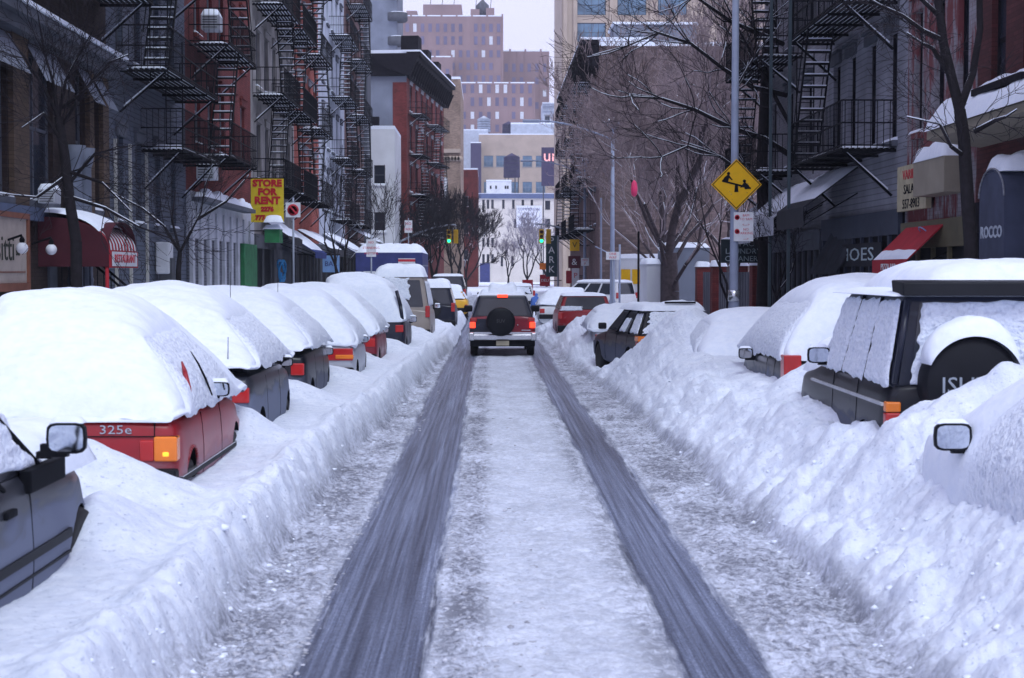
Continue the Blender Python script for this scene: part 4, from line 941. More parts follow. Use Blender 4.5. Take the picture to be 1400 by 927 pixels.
for a, b in ((26.8, 27.7), (31.9, 32.25), (33.0, 33.5)):
    m = MB(); m.box(a-18, b-18, -.10, -.003, 3.43, 6.39, BR('ochre_brown_brick', (.11, .075, .055))); m.build('pier', B1)
for x in (30.0, 30.7):
    m = MB(); m.lathe([(.20, 0), (.20, .3), (.15, .34), (.15, 2.0), (.17, 2.1), (.15, 2.15), (.14, 4.3), (.17, 4.4), (.22, 4.7)], 14, M('grey_column_paint', (.13, .15, .20), .7, .2), (x-18, -.28, 0)); m.build('column', B1)
m = MB()
for x in (29.3, 31.0): m.box(x-18-.25, x-18+.25, -.05, -.003, 0, 3.15, GTRIM)
m.box(5.5, 10.5, -.06, -.003, .2, 1.8, GTRIM); m.build('shopfront', B1)
# balcony high on the corner
fe = fire_escape(B1, 9.8, 15.2, [8.0, 11.0], 1.1, base=False, fine=.16)
# doorway stoop rails
t = thing('stoop_railing', 'black stoop handrail slanting down from the restaurant door', 'railing', (0, 0, 0)); m = MB()
for dx in (0, .55):
    a = Vector((-7.9, 28.6+dx, 2.9)); b = Vector((-6.3, 29.4+dx, 1.35)); m.tube(a, b, .025, .025, 6, BLACK)
    for i in range(8): p = a.lerp(b, i/7); m.tube(p, p-Vector((0, 0, .9)), .012, .012, 4, BLACK)
m.build('rail', t)
B2 = lb('clapboard_building', 'blue grey clapboard building carrying black fire escapes on the left', 33.7, 42.4, 21, SIDING,
        [(a-33.7, b-33.7, z, z+1.9) for z in (3.4, 7.1, 10.2) for a, b in ((34.6, 35.2), (36.4, 37.0), (38.5, 39.1), (40.4, 41.0))], fr=GTRIM, sill=GTRIM, lintel=True)
for x in (34.3, 35.7, 37.4): m = MB(); m.box(x-33.7-.03, x-33.7+.03, -.07, -.003, 1.2, 5.2, M('cream_pipe', (.42, .42, .40), .6)); m.build('pipe', B2)
fire_escape(B2, .9, 7.3, [6.8, 9.8, 12.8], 1.15); fire_escape(B2, 3.3, 8.3, [5.2], 1.0, stair=False)
B3 = lb(NB, 'red brick building above a white panelled shopfront, left of the green shop', 42.4, 54, 22, BRICK_RED, rows(cols(0, 11.6, 5), .85, (5.9, 9.0, 12.1), 1.9), fr=TRIM, sill=BRICK_RED)
fire_escape(B3, .6, 5.6, [5.5, 8.6, 11.7], 1.1, base=False)
m = MB()
for i in range(9): x = .1+i*1.28; m.box(x, x+.32, -.16, -.003, 0, 4.0, M('white_shopfront_panel', (.42, .44, .50), .7, .15))
m.box(0, 11.6, -.10, -.003, 3.2, 4.5, MC['white_shopfront_panel']); m.box(0, 11.6, -.06, -.004, 0, 3.19, M('roller_shutter', (.10, .11, .14), .6, .2, 3, brick=(40, .09, .012, (.4,)*3, .05), bump=.7)); m.build('shopfront', B3)
m = MB(); m.box(0, 9.0, -.55, -.165, 4.2, 4.32, GTRIM); m.build('hood', B3); dome_snow('hood_snow', B3, .05, 8.9, -.53, -.17, 4.32, .2, 3, (30, 8), amp=.8)
B4 = lb('stone_building', 'pale stone tenement with many fire escapes behind the store for rent sign', 54, 66, 22, STONE, rows(cols(0, 12, 5), .9, (5.6, 8.9, 12.1, 15), 2.0), fr=GTRIM, sill=STONE)
fire_escape(B4, .5, 5.3, [5.3, 8.5, 11.7, 14.8], 1.1); fire_escape(B4, 6.2, 11.2, [5.3, 8.5, 11.7, 14.8], 1.1, flip=True)
B5 = lb(NB, 'orange red brick tenement between the pale stone and the light blue grey one', 66, 75.5, 22, BRICK_OR, rows(cols(0, 9.5, 4), .85, (5.6, 8.8, 12, 15.2), 2.0), sill=TRIM)
fire_escape(B5, 1.2, 6, [5.3, 8.5, 11.7, 14.9], 1.05, base=False, fine=.2)
B6 = lb('stucco_building', 'light blue grey stucco tenement on the left', 75.5, 89, 20, LBLUE, rows(cols(0, 13.5, 5), .9, (5.4, 8.6, 11.8, 15, 18), 1.9), fr=GTRIM, sill=GTRIM)
fire_escape(B6, 5.2, 11, [5.0, 8.2, 11.4, 14.6], 1.1, fine=.25, base=False)
B7 = lb(NB, 'brown brick corner building with a grey pilaster at the end of the left block', 89, 106, 23, BRICK_BR, rows(cols(0, 17, 6), .95, (5.4, 8.6, 11.8, 15, 18.2), 2.0), fr=GTRIM, sill=GTRIM, cornice=(1.2, .8, DTRIM))
fire_escape(B7, 1, 7, [5.0, 8.2, 11.4, 14.6, 17.8], 1.1, fine=.3, base=False)
m = MB(); m.box(13.8, 16.9, -.25, -.003, 0, 21.6, GTRIM); m.build('pilaster', B7)
BW_ = building('white_building', 'low white building just beyond the left corner building', 'building', (-12.5, 112, 0), 0, 5.7, 8, 12.6, WHW, [(4.2, 5.0, 8.6, 10.0), (4.2, 5.0, 5.2, 6.6), (2.6, 3.4, 8.6, 10), (2.6, 3.4, 5.2, 6.6)], fr=DGREY, sill=WHW, lintel=False)
m = MB(); m.box(3.9, 4.5, 1, 1.6, 12.6, 13.6, DTRIM); m.build('chimney', BW_)
# block beyond the cross street, left
a_ = math.atan2(23, 2.25)
BA = building(NB, 'red brick tenement with heavy black cornice beyond the cross street', 'building', (-6.45, 122, 0), a_, 23.1, 16, 19.5, BRICK_RED, rows(cols(0, 23.1, 7, .6), 1.2, (5.5, 8.7, 11.9, 15.1), 2.1), fr=GTRIM, sill=TRIM, cornice=(1.9, 1.1, DTRIM), side=GREYW, detail=False)
fire_escape(BA, .8, 5.5, [5.2, 8.4, 11.6, 14.8], 1.2, fine=.35, base=False); fire_escape(BA, 10, 17, [5.2, 8.4, 11.6, 14.8], 1.3, fine=.35, base=False)
m = MB(); m.box(-.25, -.01, .1, 6, 17.7, 19.3, DTRIM); m.prism([(-.6, -1.1, 19.4), (-.6, 2.8, 19.4), (-.6, 1.6, 18.3), (-.6, -.3, 17.6)], (.5, 0, 0), DTRIM); m.box(-.3, -.01, 2.9, 7.5, 19.35, 19.9, BRICK_TAN); m.box(-.06, -.004, -.0, 1.1, 0, 17.2, BRICK_RED); m.build('cornice_return', BA)
for k, (x, h) in enumerate(((.3, 1.1), (6, .8), (12.5, .7), (20, .6))): m = MB(); m.box(x, x+1.8, -.9, .5, 19.8, 19.8+h, DTRIM); m.build('cornice_crest', BA)
BT = building('tan_brick_building', 'tall plain tan brick building beyond the black corniced tenement', 'building', (-9, 160, 0), 0, 6.1, 20, 22.2, BRICK_TAN, [], side=BRICK_TAN)
m = MB(); m.box(0, 6.1, -.25, -.003, 14.6, 15.0, TANST); m.box(4.2, 4.75, -.15, -.003, 5, 12, WHW)
for i in range(6): m.lathe([(.3, -.1), (.3, -.01)], 10, TANST, (4.4+i*.33, 0, 14.0), 'y')
m.build('string_course', BT)
building(NB, 'thin red brown building end beside the cream wall at the street end', 'building', (-6, 230, 0), 0, 4.4, 20, 17.5, BRICK_RED, [(2.2, 3.0, 4, 5.6), (2.2, 3.0, 8, 9.6), (2.2, 3.0, 12, 13.6)], detail=False, sill=BRICK_RED)
DT = building('apartment_tower', 'dark slate tower with rounded balconies above the left corner', 'building', (-20, 200, 0), 0, 8.2, 14, 48, GREYW, [], side=GREYW)
for z in np.arange(16, 47, 3.1):
    m = MB(); m.lathe([(1.2, 0), (1.35, .15), (1.35, 1.1), (1.15, 1.1)], 14, DGREY, (8.2, .6, z)); m.lathe([(1.1, 1.1), (1.0, 1.22), (0.1, 1.25)], 14, SNOW, (8.2, .6, z)); m.build('balcony', DT)
# ---- right side, near to far; unseen upper storeys raised to darken the fronts
R1 = rb(NB, 'dark red brick building at the right edge behind the near tree', 15, 25.8, 21, BRICK_DR, [(25.8-b, 25.8-a, z, z+2.6) for z in (4.7, 8.6) for a, b in ((24.4, 25.1), (22.8, 23.6), (20.6, 21.6), (18, 19))], fr=DTRIM, sill=BRICK_DR, lintel=False)
R2 = rb(NB, 'brick building with peeling white paint behind the beige box canopy', 25.8, 30.1, 20, PEEL, [(30.1-b, 30.1-a, z, z+2.3) for z in (4.9, 8.3) for a, b in ((26.3, 26.9), (27.7, 28.3), (29.1, 29.6))], fr=DTRIM, sill=PEEL, lintel=True)
R3 = rb('clapboard_building', 'pale grey clapboard building with iron stairs above the dark shoe shop', 30.1, 37.3, 21, M('pale_clapboard', (.25, .26, .31), .8, .3, 1, brick=(30, .13, .012, (.6,)*3, .04), bump=.7), [(a, a+.7, z, z+2.2) for z in (4.9, 8.1, 11.3) for a in (.7, 2.2, 4.0, 5.7)], fr=DTRIM, sill=GTRIM)
fire_escape(R3, .8, 6.4, [4.75, 7.7, 10.8], 1.1, fine=.13, mat=BLACK)
R4 = rb('painted_brick_building', 'white painted brick building at the end of the near right block', 37.3, 45.8, 19, BRICK_WH, [(a, a+.75, z, z+2.0) for z in (5.1, 8.3, 11.4) for a in (1.2, 3.6, 6.0)], fr=DTRIM, sill=GTRIM, side=BRICK_WH)
fire_escape(R4, .3, 5.6, [4.9, 7.9, 11.0], 1.2, fine=.13)
for x in (36.0, 38.4):
    m = MB(); m.box(-.035, .035, -1.2, -1.13, 0, 12, M('green_grey_post', (.05, .075, .09), .6)); o = m.build('fire_escape_post', R3 if x < 37.3 else R4, loc=((37.3 if x < 37.3 else 45.8)-x, 0, 0))
def shop(root, x0, x1, z1, mat, n, name='shopfront', proj=.06):
    m = MB(); m.box(x0, x1, -.05, -.003, 0, z1, BLACK)
    for i in range(n+1): x = x0+.06+(x1-x0-.12)*i/n; m.box(x-.05, x+.05, -.12, -.053, 0, z1, mat)
    m.box(x0, x1, -.14, -.053, z1-.5, z1, mat); m.box(x0, x1, -.12, -.053, .3, .5, mat)
    return m.build(name, root)
shop(R1, .3, 10, 3.4, DTRIM, 8); shop(R2, .1, 4.2, 3.2, M('dull_olive_frame', (.10, .09, .055), .7), 4); shop(R3, .1, 7.1, 3.5, M('slate_frame', (.035, .045, .07), .7), 9); shop(R4, .1, 8.4, 3.3, GTRIM, 12)
for bld, w in ((B4, 12), (B5, 9.5), (B6, 13.5), (B7, 13.5)): shop(bld, .2, w-.2, 3.6, DGREY, 6)
# party wall building behind the lot
BWL = building(NB, 'large brown brick wall rising behind the bare trees of the vacant lot', 'building', (6.6, 92, 0), 0, 34, 30, 15.7, BRICK_WALL, [(14, 14.9, 11, 12.4), (18, 18.9, 11, 12.4), (14, 14.9, 7, 8.4), (18, 18.9, 7, 8.4)], fr=GTRIM, sill=BRICK_WALL, lintel=False)
m = MB(); m.box(1.0, 6.0, 1.5, 5, 15.95, 17.2, GREYW); m.box(.9, 6.1, 1.4, 5.1, 17.21, 17.35, SNOW); m.build('bulkhead', BWL)
BWF = building(NB, 'dark narrow tenement front with stacked balconies left of the brown wall', 'building', (6.59, 124, 0), R(-90), 31.8, 3, 16, BRICK_BR, rows(cols(0, 31.8, 8), 1., (5.2, 8.4, 11.6), 2), fr=GTRIM, sill=GTRIM, cornice=(1.6, 1.1, DTRIM), detail=False)
for x in (2, 12, 22): fire_escape(BWF, x, x+7, [4.9, 8.1, 11.3, 13.9], 1.3, fine=.3, base=False)
# tan tower
TW = [(x, x+3.95, z, z+2.6) for z in [22.6+3.62*i for i in range(11)] for x in (2.0, 7.5, 13.0)]
TT = building('office_tower', 'tall tan limestone office tower with wide bluish windows on the right', 'building', (10, 210, 0), 0, 30, 25, 66, TANST, TW, fr=DGREY, sill=TANST, glass=WGLB, snow=False, lintel=False, detail=False)
m = MB()
for x in (.15, 1.5, 6.4, 11.9, 17.4): m.box(x, x+.55, -.3, -.003, 0, 65, TANST)
m.build('pier', TT)
# far brick tower
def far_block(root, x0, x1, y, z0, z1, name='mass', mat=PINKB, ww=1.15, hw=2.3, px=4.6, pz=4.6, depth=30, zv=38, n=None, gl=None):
    m = MB(); m.box(x0, x1, y, y+depth, z0, z1, mat); m.box(x0, x1, y, y+depth, z1+.02, z1+.4, SNOW)
    k = int((x1-x0)/px)
    for i in range(k+1): x = x0+(x1-x0)*i/k; m.box(x-.28, x+.28, y-.18, y-.01, z0, z1+.8*(i % 2), mat)
    m.build(name, root)
    c_ = (x1-x0)/k
    for i in range(k):
        for j, z in enumerate(np.arange(max(z0, zv)+2, z1-3, pz)):
            if random.random() < .12: continue
            m = MB(); xx = x0+c_*(i+.5); FWC.append(1); m = FWM if len(FWC) > 100 else m
            m.box(xx-ww/2, xx+ww/2, y-.1, y-.01, z, z+hw*(1 if z < z1-10 else 1.2), (gl or (FG1 if random.random() < .86 else FG2)))
            if m is not FWM: m.build('window', root)
FG1 = M('far_hazed_window', (.13, .115, .19), .4, .3, .05); FG2 = M('far_pale_window', (.55, .57, .62), .4, .1)  # dark far windows carry haze in their colour, paler than near glass
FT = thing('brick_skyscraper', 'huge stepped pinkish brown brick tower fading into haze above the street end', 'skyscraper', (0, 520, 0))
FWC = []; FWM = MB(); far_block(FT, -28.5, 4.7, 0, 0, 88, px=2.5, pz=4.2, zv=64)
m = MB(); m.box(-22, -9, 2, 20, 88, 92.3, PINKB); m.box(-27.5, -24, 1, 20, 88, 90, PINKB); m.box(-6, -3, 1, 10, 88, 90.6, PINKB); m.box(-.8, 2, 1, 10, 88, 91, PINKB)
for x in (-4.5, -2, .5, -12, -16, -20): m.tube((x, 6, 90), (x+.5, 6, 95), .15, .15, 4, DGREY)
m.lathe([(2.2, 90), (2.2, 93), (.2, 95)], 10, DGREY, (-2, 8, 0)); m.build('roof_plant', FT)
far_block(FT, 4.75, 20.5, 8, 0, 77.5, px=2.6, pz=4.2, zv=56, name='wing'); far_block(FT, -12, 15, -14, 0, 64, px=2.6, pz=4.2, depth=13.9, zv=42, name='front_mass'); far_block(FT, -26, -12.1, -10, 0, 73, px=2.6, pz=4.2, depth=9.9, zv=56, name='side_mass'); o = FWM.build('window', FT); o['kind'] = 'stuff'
w = building('classical_building', 'pale classical building corner beside the tan tower, far away', 'building', (14.7, 420, 0), 0, 10, 12, 48, LBLUE, [(a, a+1.4, z, z+2.2) for z in (32, 37, 42.5) for a in (.6, 2.8, 5)], cornice=(2, 1.2, LBLUE), detail=False, snow=False)
TWH = building('warehouse', 'tan warehouse with wide windows behind the water tank, far away', 'building', (-2.4, 385, 0), 0, 22, 20, 36.5, TANST, [(a, a+2.4, z, z+2.8) for z in (22, 28.5) for a in (1.2, 4.3, 7.6, 10.9, 14.2)], glass=WGLB, detail=False, snow=False, lintel=False)
m = MB(); m.box(8, 20, 2, 10, 36.8, 39.3, LBLUE); m.box(8, 20, 2, 10, 39.31, 39.7, SNOW); m.build('penthouse', TWH)
w = building('block_building', 'pale blue box building left of the tan warehouse, far away', 'building', (-6.5, 395, 0), 0, 6.4, 10, 38.5, LBLUE, [], detail=False); building('dark_block_building', 'narrow dark violet building edge below the pale blue box', 'building', (-4.4, 380, 0), 0, 2.6, 4, 34, M('violet_grey', (.06, .05, .10), .8), [])
CB = building('cream_building', 'cream painted building with slit windows and white banner closing the street', 'building', (-2.3, 340, 0), 0, 17, 20, 19.4, CREAM, [(a, a+.55, z, z+2.0) for z in (16.2, 11.8, 7.8, 4.2) for a in (.9, 1.9, 2.9)]+[(a, a+.55, 16.2, 18.2) for a in (5.3, 7.5, 9.6, 11.6)]+[(7.9, 8.4, 12, 14), (9.2, 9.7, 8, 10), (5.0, 5.5, 3.5, 5.8), (7.3, 7.8, 3.5, 5.8), (14.8, 15.9, 16, 18), (14.8, 15.9, 12, 14)], fr=DTRIM, sill=CREAM, snow=False, lintel=False, detail=False)
m = MB(); m.box(-.1, 17.1, -.4, -.003, 18.5, 19.5, M('blue_grey_fascia', (.10, .13, .24), .7)); m.build('fascia', CB); m = MB(); m.box(1.8, 7.4, 2, 8, 19.65, 22.4, WHW); m.box(1.8, 7.4, 1.9, 8, 22.41, 22.7, SNOW)
for x in (2.6, 3.8, 5.9, 6.4): m.box(x, x+.35, 1.95, 1.995, 20.7, 21.4, DTRIM)
m.build('penthouse', CB)
m = MB(); m.box(.4, 2.6, -.15, -.003, 0, 4.2, T_BLUE); m.build('garage_door', CB)
t = thing('banner', 'white banner with blue lines of lettering on the cream building', 'banner', (11.25-2.3, 339.6, 14.7)); m = MB(); m.box(-2.8, 2.8, 0, .12, -2.6, 2.2, M('banner_cloth', (.70, .72, .80), .8, .05)); m.build('cloth', t)
for i, s in enumerate(('COMMERCIAL', 'SPACE', 'AVAILABLE', 'INFO')): txt(s, .8, (0, -.03, 1.4-i*1.1), T_BLUE, t, ext=.01)
def water_tank(x, y, z, r, h, label, mat):
    t = thing('water_tank', label, 'water tank', (x, y, z)); m = MB(); m.lathe([(r, 0), (r*.97, h), (r*1.05, h+.02), (.1, h+r*.55)], 20, mat); m.build('tank', t)
    m = MB()
    for i in range(6): a = i*math.pi/3; m.tube((r*.8*math.cos(a), r*.8*math.sin(a), -4), (r*.8*math.cos(a), r*.8*math.sin(a), 0), .15, .15, 4, DGREY)
    for i in range(1, 5): m.lathe([(r*1.01, h*i/5-.05), (r*1.01, h*i/5+.05)], 20, DGREY)
    m.build('legs', t)
VIO = M('dark_tank_boards', (.06, .05, .10), .85, .2)
water_tank(5.2, 345, 23.4, 1.85, 4.4, 'dark violet round water tank standing behind the cream building roof', VIO)
water_tank(5.1, 392, 37, 1.6, 2.6, 'small dark water tank on the tan warehouse roof', VIO); water_tank(-1.2, 400, 38.5, 1.7, 3.2, 'grey water tank above the pale blue box building', LBLUE)
t = thing('billboard', 'dark billboard with glowing pink letters beside the tan tower', 'billboard', (12.2, 300, 23.5)); m = MB(); m.box(-1.9, 2.2, 0, .4, -4.5, 3.0, VIO)
for x in (-1.5, 1.5): m.tube((x, .5, -23.5), (x, .5, 3), .12, .12, 5, DGREY)
m.build('panel', t); txt('un', 3.2, (0, -.03, 1.3), M('pink_neon', (1., .42, .40), .5, .02, emit=.45), t, ext=.02)

# ------------------------------------------------------------------ awnings and signs
def awning(label, x, y0, y1, zt, zb, proj, mat, side, snow=.12, val=.25, valmat=None, name='awning', cover=.9):
    """sloping awning on a street front; side -1 left of the street, +1 right"""
    t = thing(name, label, 'awning', (x, (y0+y1)/2, zb)); h = (y1-y0)/2; o_ = -side*proj; dz = zt-zb
    m = MB(); m.prism([(0, -h, dz), (o_, -h, 0), (o_, -h, -.03), (0, -h, dz-.04)], (0, 2*h, 0), mat); m.build('canvas', t)
    m = MB(); m.box(min(o_, o_-.02*side), max(o_, o_-.02*side), -h, h, -val, -.004, valmat or mat); m.build('valance', t)
    for yy in (-h+.03, h-.03): m = MB(); m.tube((0, yy, dz-.6), (o_, yy, -val+.03), .015, .015, 5, BLACK); m.build('frame_bar', t)
    if snow:
        n = 12; u = np.linspace(0, cover, n); v = np.linspace(-h, h, 18); U, V = np.meshgrid(u, v, indexing='ij')
        if cover < .5: U = 1-U
        e = np.clip(1-np.abs(V/h)**6, 0, 1)**.5*np.clip(np.abs(U*0+np.sin(np.linspace(0, math.pi, n))[:, None])**.35, 0, 1)
        P = np.stack([o_*U, V, dz*(1-U)+snow*e*(1+.6*fbm(U*4, V*2, int(abs(y0)), 3))+.003], -1); m = MB(); m.grid(P, SNOW); m.build('snow_cap', t)
    return t
CAN_W = M('grey_white_canvas', (.38, .40, .46), .9, .15); CAN_B = M('blue_canvas', (.03, .05, .20), .9, .2); CAN_R = M('red_canvas', (.33, .018, .03), .85, .15); CAN_K = M('black_canvas', (.02, .022, .03), .9, .2)
AG = 'snow laden awnings'
aw = [('grey awning under snow beside the green shop', 56.5, 59.5, 4.2, 3.5, 1.1, CAN_K), ('blue awning under snow below the pale stone tenement', 60.5, 64.5, 4.0, 3.05, 1.5, CAN_B), ('dark awning under snow at the orange red tenement', 67, 72, 4.1, 3.2, 1.6, CAN_K),
      ('white canvas awning of the light blue grey tenement', 77, 83, 4.2, 3.3, 1.7, CAN_W), ('short blue awning next to the white canvas one', 84, 88.5, 3.9, 3.1, 1.5, CAN_B), ('upper snow covered awning of the left corner building', 91, 98, 4.9, 4.0, 1.8, CAN_K), ('long low awning reaching the left street corner', 99, 105, 4.1, 3.2, 2.0, CAN_W)]
for (l_, a, b, zt, zb, p_, mt) in aw: awning(l_, LX-.0+.0, a, b, zt, zb, p_, mt, -1, snow=.16)
# red barrel canopy
t = thing('awning', 'red barrel awning with white stripes and lettering over the left stoop', 'awning', (LX+.02, 29.5, 2.35))
n = 12; prof = [(-1.1+2.2*(i/n), 0) for i in range(n+1)]
arc = [(1.1*math.cos(math.pi*(1-i/n)), .55*math.sin(math.pi*(1-i/n))**.8) for i in range(n+1)]
m = MB(); P = np.array([[(x_, a, .30+b) for x_ in (0., 1.3)] for a, b in arc]); m.grid(P, M('dark_red_shade', (.06, .012, .02), .9)); m.build('canvas', t)  # shade under the open barrel put into the colour as dark red
# quarter-round front
P = np.array([[(1.3*math.sin(s_)**.9, yv, .30+.62*math.cos(s_)**.9) for yv in np.linspace(-1.1, 1.1, 12)] for s_ in np.linspace(0, math.pi/2, 10)])
m = MB(); m.box(1.3, 1.33, -1.1, 1.1, -.02, .30, CAN_R); m.grid(P, CAN_R); m.add([(0, -1.1, .92), (0, -1.1, .0), (1.3, -1.1, 0)]+[(1.3*math.sin(s_)**.9, -1.1, .30+.62*math.cos(s_)**.9) for s_ in np.linspace(math.pi/2, 0, 10)], [tuple(range(13))], M('dark_red_shade', (.10, .012, .02), .9)); m.build('front', t)  # near end is open; a dark sheet stands in for its shade
m = MB()
for i in range(9):
    y0 = -1.0+i*.24
    Q = np.array([[(1.3*math.sin(s_)**.9+.008, yv, .30+.62*math.cos(s_)**.9+.008) for yv in (y0, y0+.1)] for s_ in np.linspace(.8, math.pi/2, 6)]); m.grid(Q, T_SIGN)
m.box(1.332, 1.338, -1.0, 1.0, .01, .28, T_SIGN); m.build('stripes', t)
txt('RESTAURANT', .22, (1.345, 0, .145), T_REDS, t, rot=(math.pi/2, 0, math.pi/2), sx=1.25)
Q = np.array([[(1.22*math.sin(s_)**.9, yv, .34+.66*math.cos(s_)**.9+.12*math.sin((yv+1.1)/2.2*math.pi)**.4) for yv in np.linspace(-1.1, 1.1, 20)] for s_ in np.linspace(0, 1.15, 10)])
m = MB(); m.grid(Q, SNOW); m.build('snow_cap', t)
m = MB(); m.tube((1.25, -1.05, -2.3), (1.25, -1.05, .3), .035, .035, 8, CAN_R); m.build('post', t)
# restaurant sign
t = thing('shop_sign', 'cream restaurant sign with orange wooden frame and painted name, left edge', 'sign', (LX+.06, 25.55, 2.62))
m = MB(); m.box(0, .05, -3.2, 1.85, -.56, .56, M('cream_sign_board', (.42, .36, .32), .8, .1, 5)); m.build('board', t)
m = MB(); FRM = M('orange_wood_frame', (.22, .085, .055), .7, .2); m.box(0, .09, -3.3, 1.95, .563, .66, FRM); m.box(0, .09, -3.3, 1.95, -.70, -.563, FRM); m.box(0, .09, 1.853, 1.95, -.56, .56, FRM); m.box(.052, .06, -3.1, 1.75, -.38, -.36, FRM); m.build('frame', t)
txt('Rositti', .62, (.056, .25, .02), M('dark_green_print', (.035, .04, .03), .8), t, rot=(math.pi/2, 0, math.pi/2), sx=1.1); txt('bar', .2, (.056, 1.35, -.02), MC['dark_green_print'], t, rot=(math.pi/2, 0, math.pi/2))
for k, (yy, l_) in enumerate(((25.9, 'white globe lamp at the left end of the restaurant sign'), (27.65, 'white globe lamp at the right end of the restaurant sign'))):
    t = thing('globe_lamp', l_, 'lamp', (LX+.35, yy+.45, 2.66), 0, 'globe lamps beside the sign'); m = MB(); m.lathe([(.10*math.sin(a)+.001, -.10*math.cos(a)) for a in np.linspace(0, math.pi, 12)], 16, M('opal_globe', (.72, .74, .8), .3, .03)); m.build('globe', t)
    m = MB(); m.tube((-.35, 0, .1), (0, 0, .22), .02, .02, 6, BLACK); m.lathe([(.04, .09), (.05, .14), (.02, .2)], 10, BLACK); m.build('bracket', t)
def pole_sign(name, label, cat, x, y, z, w, h, text, d=None, pole=None, col=T_SIGN, tcol=T_REDS, size=.1, ph=None):
    t = thing(name, label, cat, (x, y, 0)); m = MB(); m.box(-w/2, w/2, -.05, -.035, z-h/2, z+h/2, col); m.build('plate', t)
    m = MB(); m.tube((0, 0, -.1), (0, 0, ph or z+h/2+.15), .03, .03, 8, pole or STEEL); m.build('pole', t)
    L_ = text.split('\n')
    for i, s in enumerate(L_): txt(s, size, (0, -.054, z+h/2-(i+.6)*h/(len(L_)+.2)), tcol, t)
    return t
# store for rent
t = thing('banner_sign', 'yellow store for rent sign with red letters hung over the left pavement', 'sign', (-7.45, 52, 4.65)); m = MB(); m.box(-.55, .55, 0, .04, -.72, .74, M('yellow_sign_board', (.55, .42, .02), .7, .12, 4)); m.build('board', t)
for i, (s, sz) in enumerate((('STORE', .31), ('FOR', .31), ('RENT', .33), ('2276', .2), ('777-6708', .22))): txt(s, sz, (0, -.01, .58-i*.29), M('dark_red_print', (.40, .012, .02), .7), t, sx=1.05 if i < 4 else .95, ext=.006, bold=.018)
dome_snow('snow_cap', t, -.1, .55, -.25, .2, -.73, .22, 3, (8, 6)); m = MB(); m.tube((-.9, .02, .76), (.6, .02, .76), .02, .02, 5, BLACK); m.build('bracket', t)
t = pole_sign('parking_sign', 'square no parking sign with red ring on a pole by the yellow sign', 'sign', -5.82, 46, 4.1, .44, .44, '', size=.1)
m = MB(); m.lathe([(.17, -.062), (.17, -.056), (.12, -.056), (.12, -.062)], 24, T_REDS, (0, 0, 4.1), 'y'); m.prism([(-.14, -.06, 4.22), (-.10, -.06, 4.24), (.14, -.06, 3.99), (.10, -.06, 3.96)], (0, -.004, 0), T_REDS); m.box(-.07, -.03, -.058, -.0555, 3.98, 4.2, BLACK); m.build('symbol', t); txt('P', .3, (.02, -.0575, 4.09), BLACK, t)
pole_sign('parking_sign', 'pink lettered parking sign on a pole in front of the blue truck', 'sign', -4.15, 54.5, 3.1, .34, .62, 'NO\nSTANDING\nANYTIME', size=.12)
pole_sign('parking_sign', 'small parking sign right of the blue truck on the far left pavement', 'sign', -5.2, 100, 5.2, .5, .8, 'NO\nPARK', size=.25)
GRN = M('green_paint', (.02, .15, .055), .6, .3)
t = thing('shop_kiosk', 'green painted shop door and hanging green box under the yellow sign', 'shop front', (-8.1, 51.2, 0)); m = MB(); m.box(-.15, .0, 0, 2.8, 0, 3.2, GRN); m.build('door_panel', t, bevel=.02)
m = MB(); m.box(.55, 1.05, .8, 1.6, 3.25, 3.7, GRN); m.tube((0, 1.2, 3.65), (.6, 1.2, 3.65), .02, .02, 5, BLACK); m.build('hanging_box', t); dome_snow('snow_cap', t, .5, 1.1, .7, 1.7, 3.7, .15, 2, (8, 8))
LBL = M('light_blue_sign', (.17, .30, .55), .7, .15)
t = thing('shop_sign', 'light blue square shop sign with dark letters below the snowy awnings', 'sign', (-6.75, 66, 2.6)); m = MB(); m.box(-.36, .36, 0, .06, -.36, .36, LBL); m.tube((-1.6, .03, .4), (.4, .03, .4), .02, .02, 5, BLACK); m.build('board', t); txt('BAR', .3, (0, -.008, 0), T_BLUE, t)
t = thing('graffiti_shutter', 'dark shutter sprayed with a bright blue scribble by the snowy awnings', 'shutter', (-8.22, 58.3, 0)); m = MB(); m.box(0, .12, 0, 5, 0, 3.1, DGREY); m.build('shutter', t)
m = MB()
for k in range(3): m.poly([(.135, 1.6+.9*math.cos(a*1.3+k)+.3*k, 2.3+.4*math.sin(a+k*1.7)) for a in np.linspace(0, 5, 14)], .06, 4, M('bright_blue_spray', (.03, .25, .55), .8))
m.build('scribble', t)
# parking meter and pay phone by the clapboard wall
t = thing('pay_phone', 'grey and white pay phone box on the blue clapboard wall', 'pay phone', (LX+.12, 38.6, 0)); m = MB(); m.box(-.1, .25, -.25, .25, 2.2, 3.0, M('white_enamel', (.55, .57, .62), .5)); m.build('hood', t, bevel=.04); m = MB(); m.box(-.05, .05, -.06, .06, 0, 2.2, DGREY); m.box(.0, .3, -.2, .2, 2.0, 2.6, DGREY); m.build('stand', t)
def ac_unit(label, p, sc=1.):
    t = thing('air_conditioner', label, 'air conditioner', p, 0, 'window air conditioners'); m = MB(); m.box(-.25, .25, -.32, .32, -.2, .2, M('ac_casing', (.38, .40, .45), .6, .1))
    m.build('casing', t, bevel=.02); m = MB(); [m.box(-.2, .2, -.328, -.322, -.15+i*.07, -.13+i*.07, DTRIM) for i in range(5)]; m.build('grille', t); dome_snow('snow_cap', t, -.25, .25, -.32, .32, .2, .2, 4, (8, 8)); t.scale = (sc,)*3
